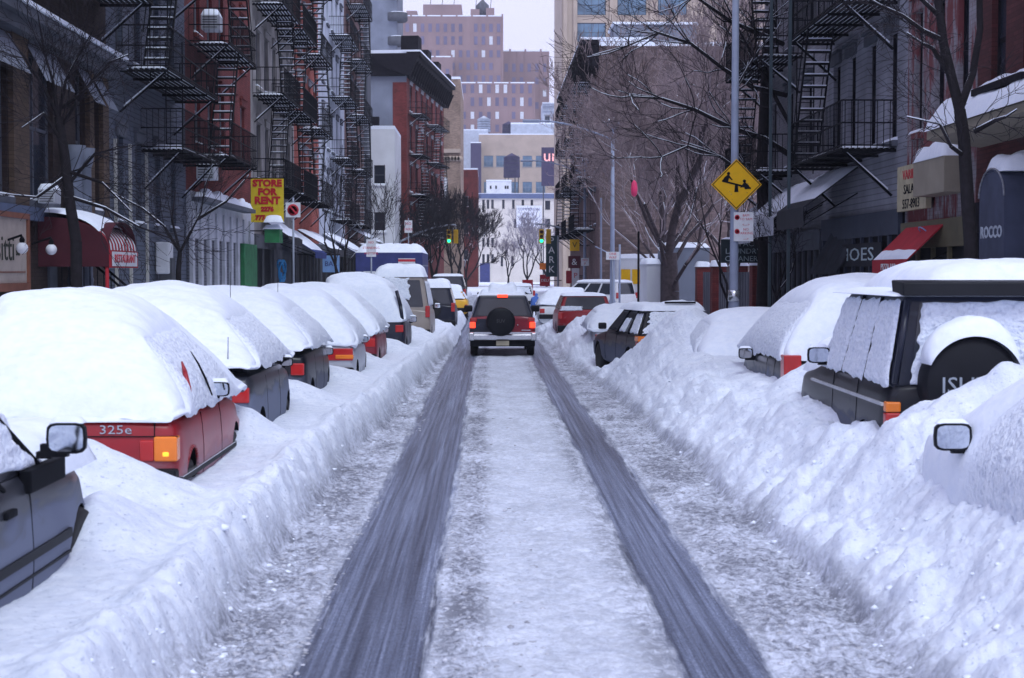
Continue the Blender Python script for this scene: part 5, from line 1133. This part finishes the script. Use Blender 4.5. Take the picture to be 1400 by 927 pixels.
ac_unit('window air conditioner with tall snow cap on the red brick front', (-7.75, 43.5, 9.2)); ac_unit('small snow capped air conditioner above the restaurant sign', (-8.0, 28.2, 3.62), .62); ac_unit('snow capped air conditioner above the white panelled shopfront', (-7.8, 42.9, 5.0))
# right side canopies
OLV = M('beige_canopy_sheet', (.27, .24, .19), .7, .12, 2)
t = thing('box_canopy', 'beige metal box canopy with thick snow on top on the right pavement', 'canopy', (7.77, 26.2, 3.62)); m = MB(); m.box(0, .42, 0, 1.9, 0, .62, OLV); m.build('box', t, bevel=.01); dome_snow('snow_cap', t, -.02, .44, 0, 1.9, .62, .28, 5, (10, 22))
t = thing('awning', 'wide snow covered sloping roof above the shops at the right edge', 'awning', (RX, 23.0, 4.32)); m = MB(); m.prism([(0, -3.2, .85), (-.9, -3.2, .25), (-.9, -3.2, .12), (0, -3.2, .0)], (0, 5.8, 0), OLV); m.build('canvas', t)
U, V = np.meshgrid(np.linspace(0, 1, 14), np.linspace(-3.25, 2.55, 40), indexing='ij'); P = np.stack([-.97*U, V, .87-.62*U+.22*np.clip(1-np.abs(2*U-1)**6, 0, 1)**.5*(1+.5*fbm(U*3, V*1.5, 8, 3))], -1); m = MB(); m.grid(P, SNOW); m.build('snow_cap', t)
m = MB(); m.box(-.8, -.1, -1.6, .6, .62, .72, DTRIM); m.build('duct', t)
t = thing('arched_canopy', 'dark blue arched shop canopy with pale name lettering at right edge', 'canopy', (7.9, 22.55, 2.35)); n = 16
arc = [(y_, 1.0+.42*math.sin(math.pi*i/n)) for i, y_ in enumerate([.56*(-math.cos(math.pi*i/n)) for i in range(n+1)])]
m = MB(); m.prism([(-.5, y_, z_) for y_, z_ in arc]+[(-.5, .56, 0), (-.5, -.56, 0)], (.8, 0, 0), M('slate_blue_canvas', (.05, .06, .10), .85, .2)); m.build('canvas', t)
m = MB(); m.poly([(-.51, y_, z_) for y_, z_ in arc], .014, 5, TRIM); m.build('piping', t); txt('ROCCO', .24, (-.506, 0, .48), M('pale_blue_letters', (.40, .45, .52), .6), t, rot=(math.pi/2, 0, -math.pi/2), sx=1.1, bold=.006); dome_snow('snow_cap', t, -.5, .4, -.5, .4, 1.36, .26, 7, (14, 14), amp=.8)
t = awning('red awning with a strip of snow along its lower edge beside the shoe shop', RX-.02, 27.2, 29.6, 3.22, 2.48, .75, CAN_R, 1, snow=.05, val=.26, cover=.22)
txt('PIZZA BAR', .17, (-.775, 0, -.14), T_SIGN, t, rot=(math.pi/2, 0, -math.pi/2), sx=1.3); m = MB(); m.poly([(-.2+.1*math.cos(a), .2*math.sin(a)-.35, .46-.11*math.cos(a)+.025) for a in np.linspace(0, 6.2, 12)], .012, 4, LBL); m.build('emblem', t)
YSG = M('pale_yellow_board', (.42, .38, .26), .8, .15, 5)
t = thing('shop_sign', 'pale yellow painted shop board left of the beige canopy', 'sign', (RX-.16, 29.2, 3.85)); m = MB(); m.box(0, .1, -1, 1, -.42, .45, YSG); m.build('board', t)
for i, (s, c_) in enumerate((('VARIETY', T_REDS), ('SALAMI', BLACK), ('557-8903', BLACK))): txt(s, .26, (-.006, 0, .26-i*.28), c_, t, rot=(math.pi/2, 0, -math.pi/2), sx=1.2)
t = thing('shop_sign', 'row of serif SHOES letters over the dark shop window', 'sign', (RX-.16, 33.8, 2.62)); m = MB(); m.box(0, .02, -2.4, 2.4, -.25, .25, CAN_K); m.build('fascia', t)
txt('SHOES', .40, (-.006, 0, 0), M('pale_teal_letters', (.42, .52, .56), .6), t, rot=(math.pi/2, 0, -math.pi/2), sx=3.0, sp=1.05)
for k, (l_, a, b, zt, zb, p_) in enumerate((('sagging grey canvas awning under snow right of the laundry sign', 42, 45.6, 4.3, 3.5, 1.0), ('grey torn awning with snow folds below the white painted building', 37.6, 41.8, 4.5, 3.6, 1.2), ('ragged dark awning with snow ridges left of the shoe shop', 34, 37.1, 4.6, 3.7, 1.2))):
    awning(l_, RX-.02, a, b, zt, zb, p_, (CAN_W, CAN_W, CAN_K)[k], 1, snow=.16, val=.45, valmat=(CAN_W, CAN_W, CAN_K)[k], cover=.8)
t = thing('torn_canvas', 'long dark torn canvas hanging aslant over the shoe shop', 'canvas', (0, 0, 0)); m = MB()
TL_, TR_, BR_, BL_ = [np.array(at(*q_)) for q_ in ((1165, 268, 35.6), (1208, 262, 33.4), (1140, 374, 34.6), (1105, 374, 36.6))]
P = np.array([[(TL_*(1-j/7)+TR_*j/7)*(1-i/8)+(BL_*(1-j/7)+BR_*j/7)*i/8+np.array([.03*(j % 2), 0, 0]) for j in range(8)] for i in range(9)]); m.grid(P, M('faded_black_canvas', (.04, .045, .06), .9, .3), smooth=False); m.grid(P+np.array([.03, 0, -.02]), MC['faded_black_canvas'], smooth=False); m.build('cloth', t)
t = thing('laundry_sign', 'dark projecting laundry cleaners sign above the fence pillars', 'sign', (7.5, 45.4, 2.86)); m = MB(); m.box(-.62, .68, 0, .1, -.34, .36, M('dark_green_board', (.02, .035, .04), .7)); m.tube((.6, .05, .3), (.8, .3, .3), .02, .02, 5, BLACK); m.build('board', t)
for i, s in enumerate(('OPAC', 'LAUNDRY', 'CLEANERS')): txt(s, .22, (.03, -.01, .22-i*.22), MC['pale_teal_letters'], t, sx=1.05)
dome_snow('snow_cap', t, -.62, .68, -.02, .12, .36, .06, 3, (10, 4))
# ------------------------------------------------------------------ poles, lamps, signals
LP = M('blue_grey_lamp_paint', (.25, .29, .40), .5, .1)
def street_lamp(label, x, y, h=9., arm=3.4):
    t = thing('street_lamp', label, 'street lamp', (x, y, 0), 0, 'street lamps on the right kerb'); m = MB(); m.lathe([(.16, 0), (.16, .9), (.115, 1.0), (.10, 4), (.075, h)], 12, LP); m.build('pole', t)
    m = MB(); m.poly([(-arm*s_, 0, h-.35+.85*math.sin(s_*1.57)) for s_ in np.linspace(0, 1, 10)], .04, 6, LP); m.build('arm', t)
    m = MB(); m.lathe([(.02, 0), (.10, .05), (.13, .12), (.30, .38), (.30, .44), (.05, .60)], 14, LP, (0, 0, h)); o = m.build('lamp_head', t); dome_snow('snow_cap', o, -.22, .22, -.22, .22, h+.50, .14, 2, (8, 8))
    m = MB(); m.box(-arm-.75, -arm+.05, -.12, .12, h+.42, h+.56, LP); m.build('cobra_head', t, bevel=.04)
street_lamp('nearer grey street lamp whose arm reaches over the road on the right', 5.72, 71, 8.7); street_lamp('further grey street lamp seen left of the nearer one', 6.2, 99, 8.9)
t = thing('lamp_post', 'tall grey post carrying the yellow seesaw sign and a parking sign', 'lamp post', (5.28, 33, 0)); m = MB(); m.lathe([(.13, 0), (.12, 1.55), (.10, 1.7), (.085, 4), (.07, 9.5)], 14, LP); m.build('pole', t); m = MB(); m.lathe([(.13, 1.62), (.13, 1.86)], 14, CHROME); m.build('collar', t)
m = MB(); m.tube((0, 0, 9.3), (-2.4, 0, 9.9), .04, .04, 6, LP); m.build('arm', t)
t = thing('playground_sign', 'yellow diamond sign with two figures on a seesaw', 'sign', (5.30, 32.88, 4.12)); YS = M('yellow_road_sign', (.72, .40, .0), .5, .06, 6)
def diamond(r, y, mat, th=.01, rot=0): m = MB(); m.prism([(r, y, 0), (0, y, r), (-r, y, 0), (0, y, -r)], (0, th, 0), mat); return m
diamond(.545, 0, YS).build('plate', t); m = MB()
for a in range(4):
    c0_, s0_ = math.cos(a*math.pi/2), math.sin(a*math.pi/2); c1_, s1_ = math.cos((a+1)*math.pi/2), math.sin((a+1)*math.pi/2); m.prism([(.52*c0_, -.003, .52*s0_), (.52*c1_, -.003, .52*s1_), (.495*c1_, -.003, .495*s1_), (.495*c0_, -.003, .495*s0_)], (0, .002, 0), BLACK)
m.prism([(-.31, -.006, .10), (.31, -.006, -.06), (.31, -.006, -.10), (-.31, -.006, .06)], (0, .004, 0), BLACK); m.prism([(-.045, -.006, -.16), (.045, -.006, -.16), (.03, -.006, 0), (-.03, -.006, .01)], (0, .004, 0), BLACK)
for s in (-1, 1):
    z0 = .09 if s < 0 else -.07
    m.lathe([(.035, -.008), (.035, -.003)], 12, BLACK, (s*.17, 0, z0+.145), 'y'); m.prism([(s*.31, -.007, z0-.02), (s*.18, -.007, z0-.03), (s*.14, -.007, z0+.10), (s*.19, -.007, z0+.12), (s*.26, -.007, z0+.06)], (0, .004, 0), BLACK); m.prism([(s*.15, -.0065, z0+.10), (s*.08, -.0065, z0+.01), (s*.10, -.0065, z0), (s*.17, -.0065, z0+.06)], (0, .003, 0), BLACK)
m.build('seesaw_symbol', t)
m = MB()
for i in range(9): m.lathe([(.006+.008*random.random(), -.002), (.004, -.001)], 6, CHROME, (random.uniform(-.2, .25), 0, random.uniform(-.35, .1)), 'y')
m.build('wear_spots', t)
t = thing('parking_sign', 'white rectangular parking sign with red symbols below the yellow diamond', 'sign', (5.46, 32.88, 3.22)); m = MB(); m.box(-.21, .21, 0, .01, -.31, .31, T_SIGN); m.build('plate', t)
for z_ in (.2, -.1): m = MB(); m.lathe([(.055, -.006), (.055, -.002), (.03, -.002), (.03, -.006)], 16, T_REDS, (-.14, 0, z_), 'y'); m.prism([(-.17, -.005, z_+.03), (-.16, -.005, z_+.04), (-.11, -.005, z_-.03), (-.12, -.005, z_-.04)], (0, .002, 0), T_REDS); m.build('symbol', t)
for z_, s in ((.24, '8AM'), (.16, 'TO 9AM'), (.04, '<--->'), (-.06, 'NO'), (-.14, 'PARKING'), (-.26, '--->')): txt(s, .075, (.05, -.004, z_), T_REDS, t, ext=.001)
pole_sign('parking_sign', 'small white sign with red print on the nearer street lamp', 'sign', 5.72, 70.8, 3.0, .62, .36, 'ONE\nWAY', size=.16, ph=3.2); pole_sign('parking_sign', 'small square sign on the further street lamp', 'sign', 6.2, 98.8, 2.9, .5, .5, 'NO\nP', size=.2, ph=3.2)
t = thing('signpost', 'bare grey post with crossbar right of the nearer street lamp', 'post', (6.4, 75, 0)); m = MB(); m.tube((0, 0, 0), (0, 0, 3.6), .05, .05, 8, LP); m.tube((0, 0, 2.9), (-1.2, 0, 3.5), .03, .03, 6, LP); m.build('post', t)
t = thing('signpost', 'bare grey post left of the nearer street lamp', 'post', (6.0, 82, 0)); m = MB(); m.tube((0, 0, 0), (0, 0, 6.2), .06, .05, 8, LP); m.build('post', t)
t = thing('signpost', 'black iron post rising before the pickup truck', 'post', (6.1, 62.5, 0)); m = MB(); m.tube((0, 0, 0), (0, 0, 3.9), .045, .045, 8, BLACK); m.build('post', t)
SIGY = M('signal_yellow', (.62, .38, .02), .5, .1); GLIT = M('lit_green_lens', (.02, .95, .45), .3, .05, emit=1.6); LDK = M('dark_lens', (.06, .01, .01), .3); LDY = M('dark_amber_lens', (.09, .04, .01), .3)
def signal(x, y, z, label, pole_x, pz, az, two=False):
    t = thing('traffic_signal', label, 'traffic light', (0, y, 0)); s = 1 if pole_x > x else -1
    m = MB(); m.tube((pole_x, 0, 0), (pole_x, 0, pz+.3), .12, .10, 8, STEEL); m.build('pole', t)
    m = MB(); m.poly([(pole_x+(x-s*.5-pole_x)*u_, 0, pz+(az-pz)*math.sin(u_*1.57)) for u_ in np.linspace(0, 1, 10)], [.09-.04*i/9 for i in range(10)], 6, STEEL); m.build('mast_arm', t)
    for k, xx in enumerate((x, x+.52) if two else (x,)):
        m = MB(); m.box(xx-.17, xx+.17, -.15, .12, z-.52, z+.52, SIGY); m.tube((xx, 0, z+.5), (xx, 0, az-.02), .03, .03, 5, STEEL)
        hd = m.build('signal_head', t)
        for i, ml in enumerate((LDK, LDY, GLIT)):
            zz = z+.33-i*.33
            if k == 0: m = MB(); m.lathe([(.13, -.19), (.13, -.152)], 14, ml, (xx, 0, zz), 'y'); m.build('lens', hd)
            m = MB(); m.prism([(xx-.15, -.36, zz+.10), (xx, -.36, zz+.17), (xx+.15, -.36, zz+.10), (xx+.15, -.155, zz+.10), (xx, -.155, zz+.17), (xx-.15, -.155, zz+.10)][:3], (0, .2, 0), SIGY); m.build('visor', hd)
signal(-3.0, 117, 4.95, 'pair of yellow traffic signals showing green on the left mast arm', -7.4, 4.2, 5.85, True); signal(3.85, 112, 4.85, 'yellow traffic signal showing green on the right mast arm', 8.0, 4.3, 5.75, True)
t = thing('parking_garage_sign', 'dark vertical PARK sign with white letters by the tan tower', 'sign', (4.75, 116, 0)); m = MB(); m.box(-.42, .42, 0, .2, 1.9, 5.0, M('dark_teal_board', (.015, .04, .05), .6)); m.tube((.5, .1, 0), (.5, .1, 5), .07, .07, 6, STEEL); m.build('board', t)
for i, ch_ in enumerate('PARK'): txt(ch_, .72, (0, -.01, 4.6-i*.72), T_SIGN, t)
def blade(label, x, y, z, w, h, mat, s='', tm=None, sz=.4, name='shop_sign'):
    t = thing(name, label, 'sign', (x, y, z)); m = MB(); m.box(-w/2, w/2, 0, .12, -h/2, h/2, mat); m.tube((w/2, .06, 0), (w/2+.9, .06, 0), .03, .03, 5, BLACK); m.build('board', t)
    if s: txt(s, sz, (0, -.01, 0), tm or T_SIGN, t)
blade('yellow shop sign on the dark tenement front, top of the stack', 5.6, 100, 4.0, .62, .75, YS, 'V', BLACK, .5); blade('maroon shop sign with white emblem under the yellow one', 5.6, 100.3, 2.9, .8, .8, M('maroon_board', (.08, .01, .02), .6), '&', T_SIGN, .6)
blade('red round bordered sign right of the PARK sign', 4.4, 120, 1.6, .8, .9, CAN_R, 'DELI', T_SIGN, .3); blade('small orange sign below the PARK sign', 4.2, 119, 2.7, .5, .5, LAMPA); blade('red sign far off near the street end', 3.3, 130, 1.2, .9, .8, CAN_R, 'STOP', T_SIGN, .25); blade('white red sign beside the dark tenement front', 6.0, 106, 2.0, .5, 1.4, T_SIGN, 'P', T_REDS, .5)
blade('red shop banner on the dark tenement front', 5.7, 108, 1.9, .5, .9, CAN_R)
# ------------------------------------------------------------------ vacant lot
t = thing('fence', 'fence of red brick pillars and grey sheet gates with snow caps along the vacant lot', 'fence', (0, 0, 0))
for y_ in (46.2, 50.0, 54.5, 58.5):
    m = MB(); m.box(7.95, 8.45, y_, y_+.55, 0, 2.45, BRICK_RED); o = m.build('pillar', t); dome_snow('snow_cap', o, 7.9, 8.5, y_-.05, y_+.6, 2.45, .22, int(y_), (8, 8))
SHT = M('grey_sheet_metal', (.12, .13, .16), .6, .15, 2)
for a, b in ((46.75, 50), (50.55, 54.5), (55.05, 58.5)):
    m = MB()
    for i in range(int((b-a)/.25)): m.box(8.15+.03*(i % 2), 8.2+.03*(i % 2), a+i*.25, a+(i+1)*.25, .1, 2.25, SHT)
    m.build('gate_sheet', t)
for (l_, x0, x1, y_, h_, mt) in (('grey plastered shed standing in the vacant lot behind the big tree', 7.6, 9.5, 66, 3.3, GREYW), ('small whitewashed hut with yellow posters beyond the pickup', 7.0, 10.2, 84, 3.0, WHW), ('white wall stump with snow cap left of the grey shed', 6.9, 7.5, 67, 2.6, WHW)):
    t = thing('shed', l_, 'shed', (x0, y_, 0)); m = MB(); m.box(0, x1-x0, 0, 3, 0, h_, mt); m.build('wall', t); dome_snow('roof_snow', t, -.05, x1-x0+.05, -.05, 3, h_, .25, 3, (12, 12))
    if 'posters' in l_:
        m = MB(); m.box(.25, .75, -.03, -.004, 1.6, 2.4, YS); m.box(.85, 1.5, -.03, -.004, 1.6, 2.4, YS); m.build('poster', t)
# ------------------------------------------------------------------ trees
class Tree:
    def __init__(s, seed): s.r = random.Random(seed); s.seg = []; s.bp = .75
    def grow(s, p, d, L, r, lev, spread=.7, up=.12, n=4, kids=(2, 3), shrink=.68, rs=.62):
        p = Vector(p); d = Vector(d).normalized(); st = L/n; pts = [p.copy()]
        for i in range(n):
            j = Vector((s.r.gauss(0, 1), s.r.gauss(0, 1), s.r.gauss(0, 1)))*.16
            d = (d+j+Vector((0, 0, up))).normalized(); q = p+d*st; r1 = r*(1-.35/n)
            s.seg.append((p.copy(), q.copy(), r, r1)); p, r = q, r1
            if lev > 0 and i >= 1 and s.r.random() < s.bp: s.kid(p, d, L, r, lev, spread, up, shrink, rs, n, kids)
        if lev > 0:
            for k in range(s.r.randint(*kids)): s.kid(p, d, L, r, lev, spread, up, shrink, rs, n, kids)
    def kid(s, p, d, L, r, lev, spread, up, shrink, rs, n, kids):
        a = d.orthogonal().normalized(); a.rotate(Matrix.Rotation(s.r.uniform(0, 6.28), 3, d)); dd = (d+a*spread*s.r.uniform(.6, 1.3)).normalized()
        s.grow(p, dd, L*shrink*s.r.uniform(.75, 1.15), r*rs, lev-1, spread, up, n, kids, shrink, rs)
    def path(s, pts, r0, r1):
        for i in range(len(pts)-1):
            a = r0+(r1-r0)*i/(len(pts)-1); b = r0+(r1-r0)*(i+1)/(len(pts)-1); s.seg.append((Vector(pts[i]), Vector(pts[i+1]), a, b))
    def build(s, label, loc, bark, twig, thick=.05, snow_r=.02, snow_max=.12, group=None, name='bare_tree', rmin=.004, snow_p=1.):
        t = thing(name, label, 'tree', loc, 0, group); L0 = Vector(loc); tr = MB(); br = MB(); sn = MB()
        for (p, q, a, b) in s.seg:
            p = p-L0; q = q-L0
            if a > thick: tr.tube(p, q, a, b, 8, bark, caps=False)
            else: br.tube(p, q, max(a, rmin), max(b, rmin*.8), 4 if a > .02 else 3, twig, caps=False)
            d = (q-p).normalized()
            if snow_r < a < snow_max and abs(d.z) < .86 and s.r.random() < snow_p: o = Vector((0, 0, a*.62)); sn.tube(p+o, q+o, a*.62, b*.62, 5, SNOW)
        if tr.v: tr.build('trunk', t)
        if br.v: br.build('crown', t)
        if sn.v: sn.build('snow', t)
        return t
# big lot trees: upswept brown crowns
for k, (x, y, h, sd, l_) in enumerate(((7.05, 60, 3.9, 3, 'big bare tree with thick trunk and dense brown crown in the vacant lot'), (9.0, 80, 4.4, 8, 'second bare brown tree further back, between the street lamps'), (10.6, 68, 4.8, 12, 'bare brown tree at the back of the lot behind the fence pillars'), (9.3, 82, 4.4, 21, 'furthest bare tree against the brown brick wall'))):
    T = Tree(sd); T.bp = .62; base = Vector((x, y, 0)); T.path([base, base+Vector((.05, 0, 1.5)), base+Vector((0, 0, 3.0))], .42 if k == 0 else .2, .30 if k == 0 else .16)
    top = base+Vector((0, 0, 3.0))
    for i in range(6 if k == 0 else 4):
        a = i*1.05+sd; T.grow(top-Vector((0, 0, .8*(i % 3))), (math.cos(a)*.7, math.sin(a)*.5, .9), h*.85, .085 if k == 0 else .07, 6, .58, .12, 4, (1, 2), .68, .58)
    T.grow(top, (0, 0, 1), h*1.0, .17, 6, .55, .1, 4, (1, 2), .68, .58)
    T.build(l_, base, BARK2, TWIG, .06, .013, .16, 'trees in the vacant lot', rmin=.0105, snow_p=.8)
# tree whose dark limbs sweep in from the right above the seesaw sign
T = Tree(33); b0 = Vector((7.6, 42.5, 0)); T.path([b0, b0+Vector((.05, 0, 3)), b0+Vector((-.05, 0, 5.2)), b0+Vector((.1, 0, 9))], .22, .13)
for (pts, r0) in (([(1085, 215, 42), (1045, 190, 41), (1000, 175, 40), (950, 150, 39.5), (905, 135, 39), (862, 132, 38.5)], .085), ([(1075, 130, 42), (1030, 120, 41.5), (990, 95, 41), (945, 60, 40.5), (900, 45, 40), (860, 62, 39.5)], .075), ([(1085, 230, 42), (1035, 250, 41), (985, 215, 40), (940, 200, 39.5), (905, 215, 39)], .06),
                  ([(1070, 60, 42), (1035, 45, 41), (1000, 30, 40), (950, -5, 39), (900, -30, 38)], .075), ([(1010, 178, 40.2), (1000, 130, 40), (1030, 80, 40), (1048, 30, 40)], .05), ([(1080, 170, 42), (1020, 60, 41), (985, -10, 40)], .06)):
    P_ = [at(*p) for p in pts]; T.path(P_, r0, .02)
    for p, q in zip(P_[1:], P_[2:]+[P_[-1]+(P_[-1]-P_[-2])]):
        for _ in range(3): d = (q-p).normalized()+Vector((T.r.gauss(0, .5), T.r.gauss(0, .5), T.r.gauss(.1, .6))); T.grow(p, d, 1.15, .022, 2, .7, .05, 4, (1, 2), .7, .6)
T.build('dark bare tree with long snow-lined limbs sweeping over the seesaw sign', b0, BARK, TWIG2, .045, .013, .12, rmin=.006)
# near right tree
T = Tree(5); b0 = at(1332, 400, 20.5); b0.z = 0.3; tr_ = [b0]+[at(*p, 20.5) for p in ((1327, 330), (1322, 260), (1318, 190), (1312, 150))]; T.path(tr_, .10, .08)
T.path([tr_[-1]]+[at(*p, 20.5) for p in ((1302, 110), (1290, 60), (1284, 10), (1276, -60))], .075, .05); T.path([tr_[-1]]+[at(*p, 20.7) for p in ((1330, 100), (1340, 40), (1338, -50))], .055, .04)
for pts in ([(1289, 55), (1262, 42), (1235, 22), (1205, 8), (1175, -10)], [(1300, 105), (1275, 66), (1262, 60), (1240, 45)], [(1320, 215), (1300, 200), (1285, 170), (1240, 160)], [(1332, 180), (1360, 165), (1375, 160), (1390, 150)], [(1282, 20), (1250, -10), (1230, -20)]):
    P_ = [at(*p, 20.5-.15*i) for i, p in enumerate(pts)]; T.path(P_, .035, .012)
    for p, q in zip(P_, P_[1:]):
        for _ in range(2): T.grow(p, (q-p).normalized()+Vector((T.r.gauss(0, .5), T.r.gauss(0, .4), T.r.gauss(0, .6))), .55, .008, 2, .7, .0, 4, (1, 2), .7, .6)
T.build('near dark bare street tree leaning beside the beige canopy', b0, BARK, TWIG2, .03, .012, .10, rmin=.004)
# left near tree
T = Tree(15); b0 = at(105, 395, 25); b0.z = .2; tr_ = [b0]+[at(*p, 25) for p in ((104, 330), (96, 280), (88, 210), (80, 160))]; T.path(tr_, .10, .075)
for pts in ([(80, 160), (72, 110), (60, 70), (52, 20)], [(80, 160), (90, 110), (105, 80), (128, 40)], [(82, 165), (60, 120), (35, 80), (5, 40)], [(86, 170), (105, 140), (125, 110), (150, 90)], [(88, 200), (60, 155), (30, 175)], [(92, 240), (50, 270), (0, 265)], [(95, 250), (130, 210), (175, 200)], [(98, 270), (145, 285), (190, 310), (245, 330)], [(95, 235), (140, 250), (180, 290)], [(80, 150), (110, 130), (150, 85), (175, 75)]):
    P_ = [at(*p, 25-.2*i) for i, p in enumerate(pts)]; T.path(P_, .032, .01)
    for p, q in zip(P_, P_[1:]):
        for _ in range(3): T.grow(p, (q-p).normalized()+Vector((T.r.gauss(0, .5), T.r.gauss(0, .4), T.r.gauss(.1, .6))), .75, .009, 2, .7, .02, 4, (1, 2), .7, .6)
T.build('gnarled bare street tree in front of the restaurant on the left', b0, BARK, TWIG2, .03, .009, .05, rmin=.004, snow_p=.35)
T = Tree(16); b0 = at(243, 400, 34); b0.z = .2; P_ = [b0]+[at(*p, 34) for p in ((244, 370), (246, 345))]; T.path(P_, .07, .05)
for pts in ([(246, 345), (225, 310), (195, 285), (150, 262), (110, 240)], [(246, 345), (262, 315), (275, 290), (280, 255), (290, 230)], [(246, 345), (235, 300), (240, 260)], [(270, 300), (310, 275), (340, 240)]):
    P_ = [at(*p, 34-.2*i) for i, p in enumerate(pts)]; T.path(P_, .035, .012)
    for p, q in zip(P_, P_[1:]): T.grow(p, (q-p).normalized()+Vector((T.r.gauss(0, .5), 0, T.r.gauss(.2, .5))), .8, .010, 2, .6, .05, 4, (1, 2), .7, .6)
T.build('small forked bare tree in front of the blue clapboard wall', b0, BARK, TWIG2, .03, .010, .05, rmin=.005)
def simple(label, x, y, h, r, sd, lev=4, spread=.5, group=None, rm=.006, n0=3, snow=.4, twig=TWIG2, trunk=1.2):
    T = Tree(sd); b = Vector((x, y, .1)); T.path([b, b+Vector((.03, 0, trunk))], r, r*.8)
    for i in range(n0): a = i*6.28/n0+sd; T.grow(b+Vector((.03, 0, trunk)), (math.cos(a)*.45, math.sin(a)*.4, 1), h, r*.6, lev, spread, .12, 4, (1, 2), .66, .6)
    T.build(label, b, BARK, twig, .03, .012, .08, group, rmin=rm, snow_p=snow)
simple('slender multi-stemmed bare tree behind the seesaw sign post', 7.7, 49.5, 2.6, .07, 41, 4, .35); simple('low bare shrub with snowy twigs between fence and canvas awnings', 7.2, 38.5, 1.1, .045, 43, 4, .7, snow=.9, trunk=1.5)
simple('bare street tree before the pale stone tenement', -6.0, 62, 2.4, .09, 44, 4, .5, 'bare trees along the left pavement'); simple('bare street tree before the light blue grey tenement', -6.2, 82, 2.6, .09, 45, 4, .5, 'bare trees along the left pavement', .009)
for i, (x, y, h, l_) in enumerate(((-4.6, 128, 3.4, 'first dark bare tree beyond the left traffic signals'), (-3.0, 138, 3.2, 'middle dark bare tree beyond the left traffic signals'), (-2.3, 155, 3.2, 'third dark bare tree beyond the left traffic signals'), (-5.6, 118, 2.8, 'dark bare tree at the foot of the left signal mast'))): simple(l_, x, y, h, .16, 50+i, 5, .6, 'bare trees beyond the crossing', .016, 4, .25)
for i, (x, y, h, l_) in enumerate(((5.0, 200, 4.6, 'frosty pale bare tree before the cream building'), (8.5, 225, 5.0, 'frosty pale bare tree nearer the tan tower'), (3.2, 250, 3.5, 'smaller frosty bare tree by the street end'))): simple(l_, x, y, h*.8, .18, 60+i, 4, .6, 'frosted trees at the street end', .022, 3, .9, M('frosted_twig', (.27, .25, .30), .9, .2))
t = thing('plastic_bag', 'pink plastic bag snagged in the bare trees of the lot', 'bag', at(867, 258, 58)); m = MB()
m.lathe([(.02, .32), (.10, .22), (.13, 0), (.11, -.22), (.03, -.30)], 9, M('pink_plastic', (.75, .05, .16), .5, .15)); m.build('bag', t)
# ------------------------------------------------------------------ air
hz = bpy.data.materials.new('haze_air'); hz.use_nodes = True; n = hz.node_tree.nodes; n.clear(); o = n.new('ShaderNodeOutputMaterial'); v = n.new('ShaderNodeVolumePrincipled')
v.inputs['Color'].default_value = (.80, .84, 1, 1); v.inputs['Density'].default_value = .00036; v.inputs['Anisotropy'].default_value = .0; hz.node_tree.links.new(v.outputs[0], o.inputs['Volume'])
m = MB(); m.box(-950, 950, -320, 1550, -1.5, 115, hz); o = m.build('haze'); tag(o, 'thin bluish winter haze filling the street', 'haze', kind='stuff')
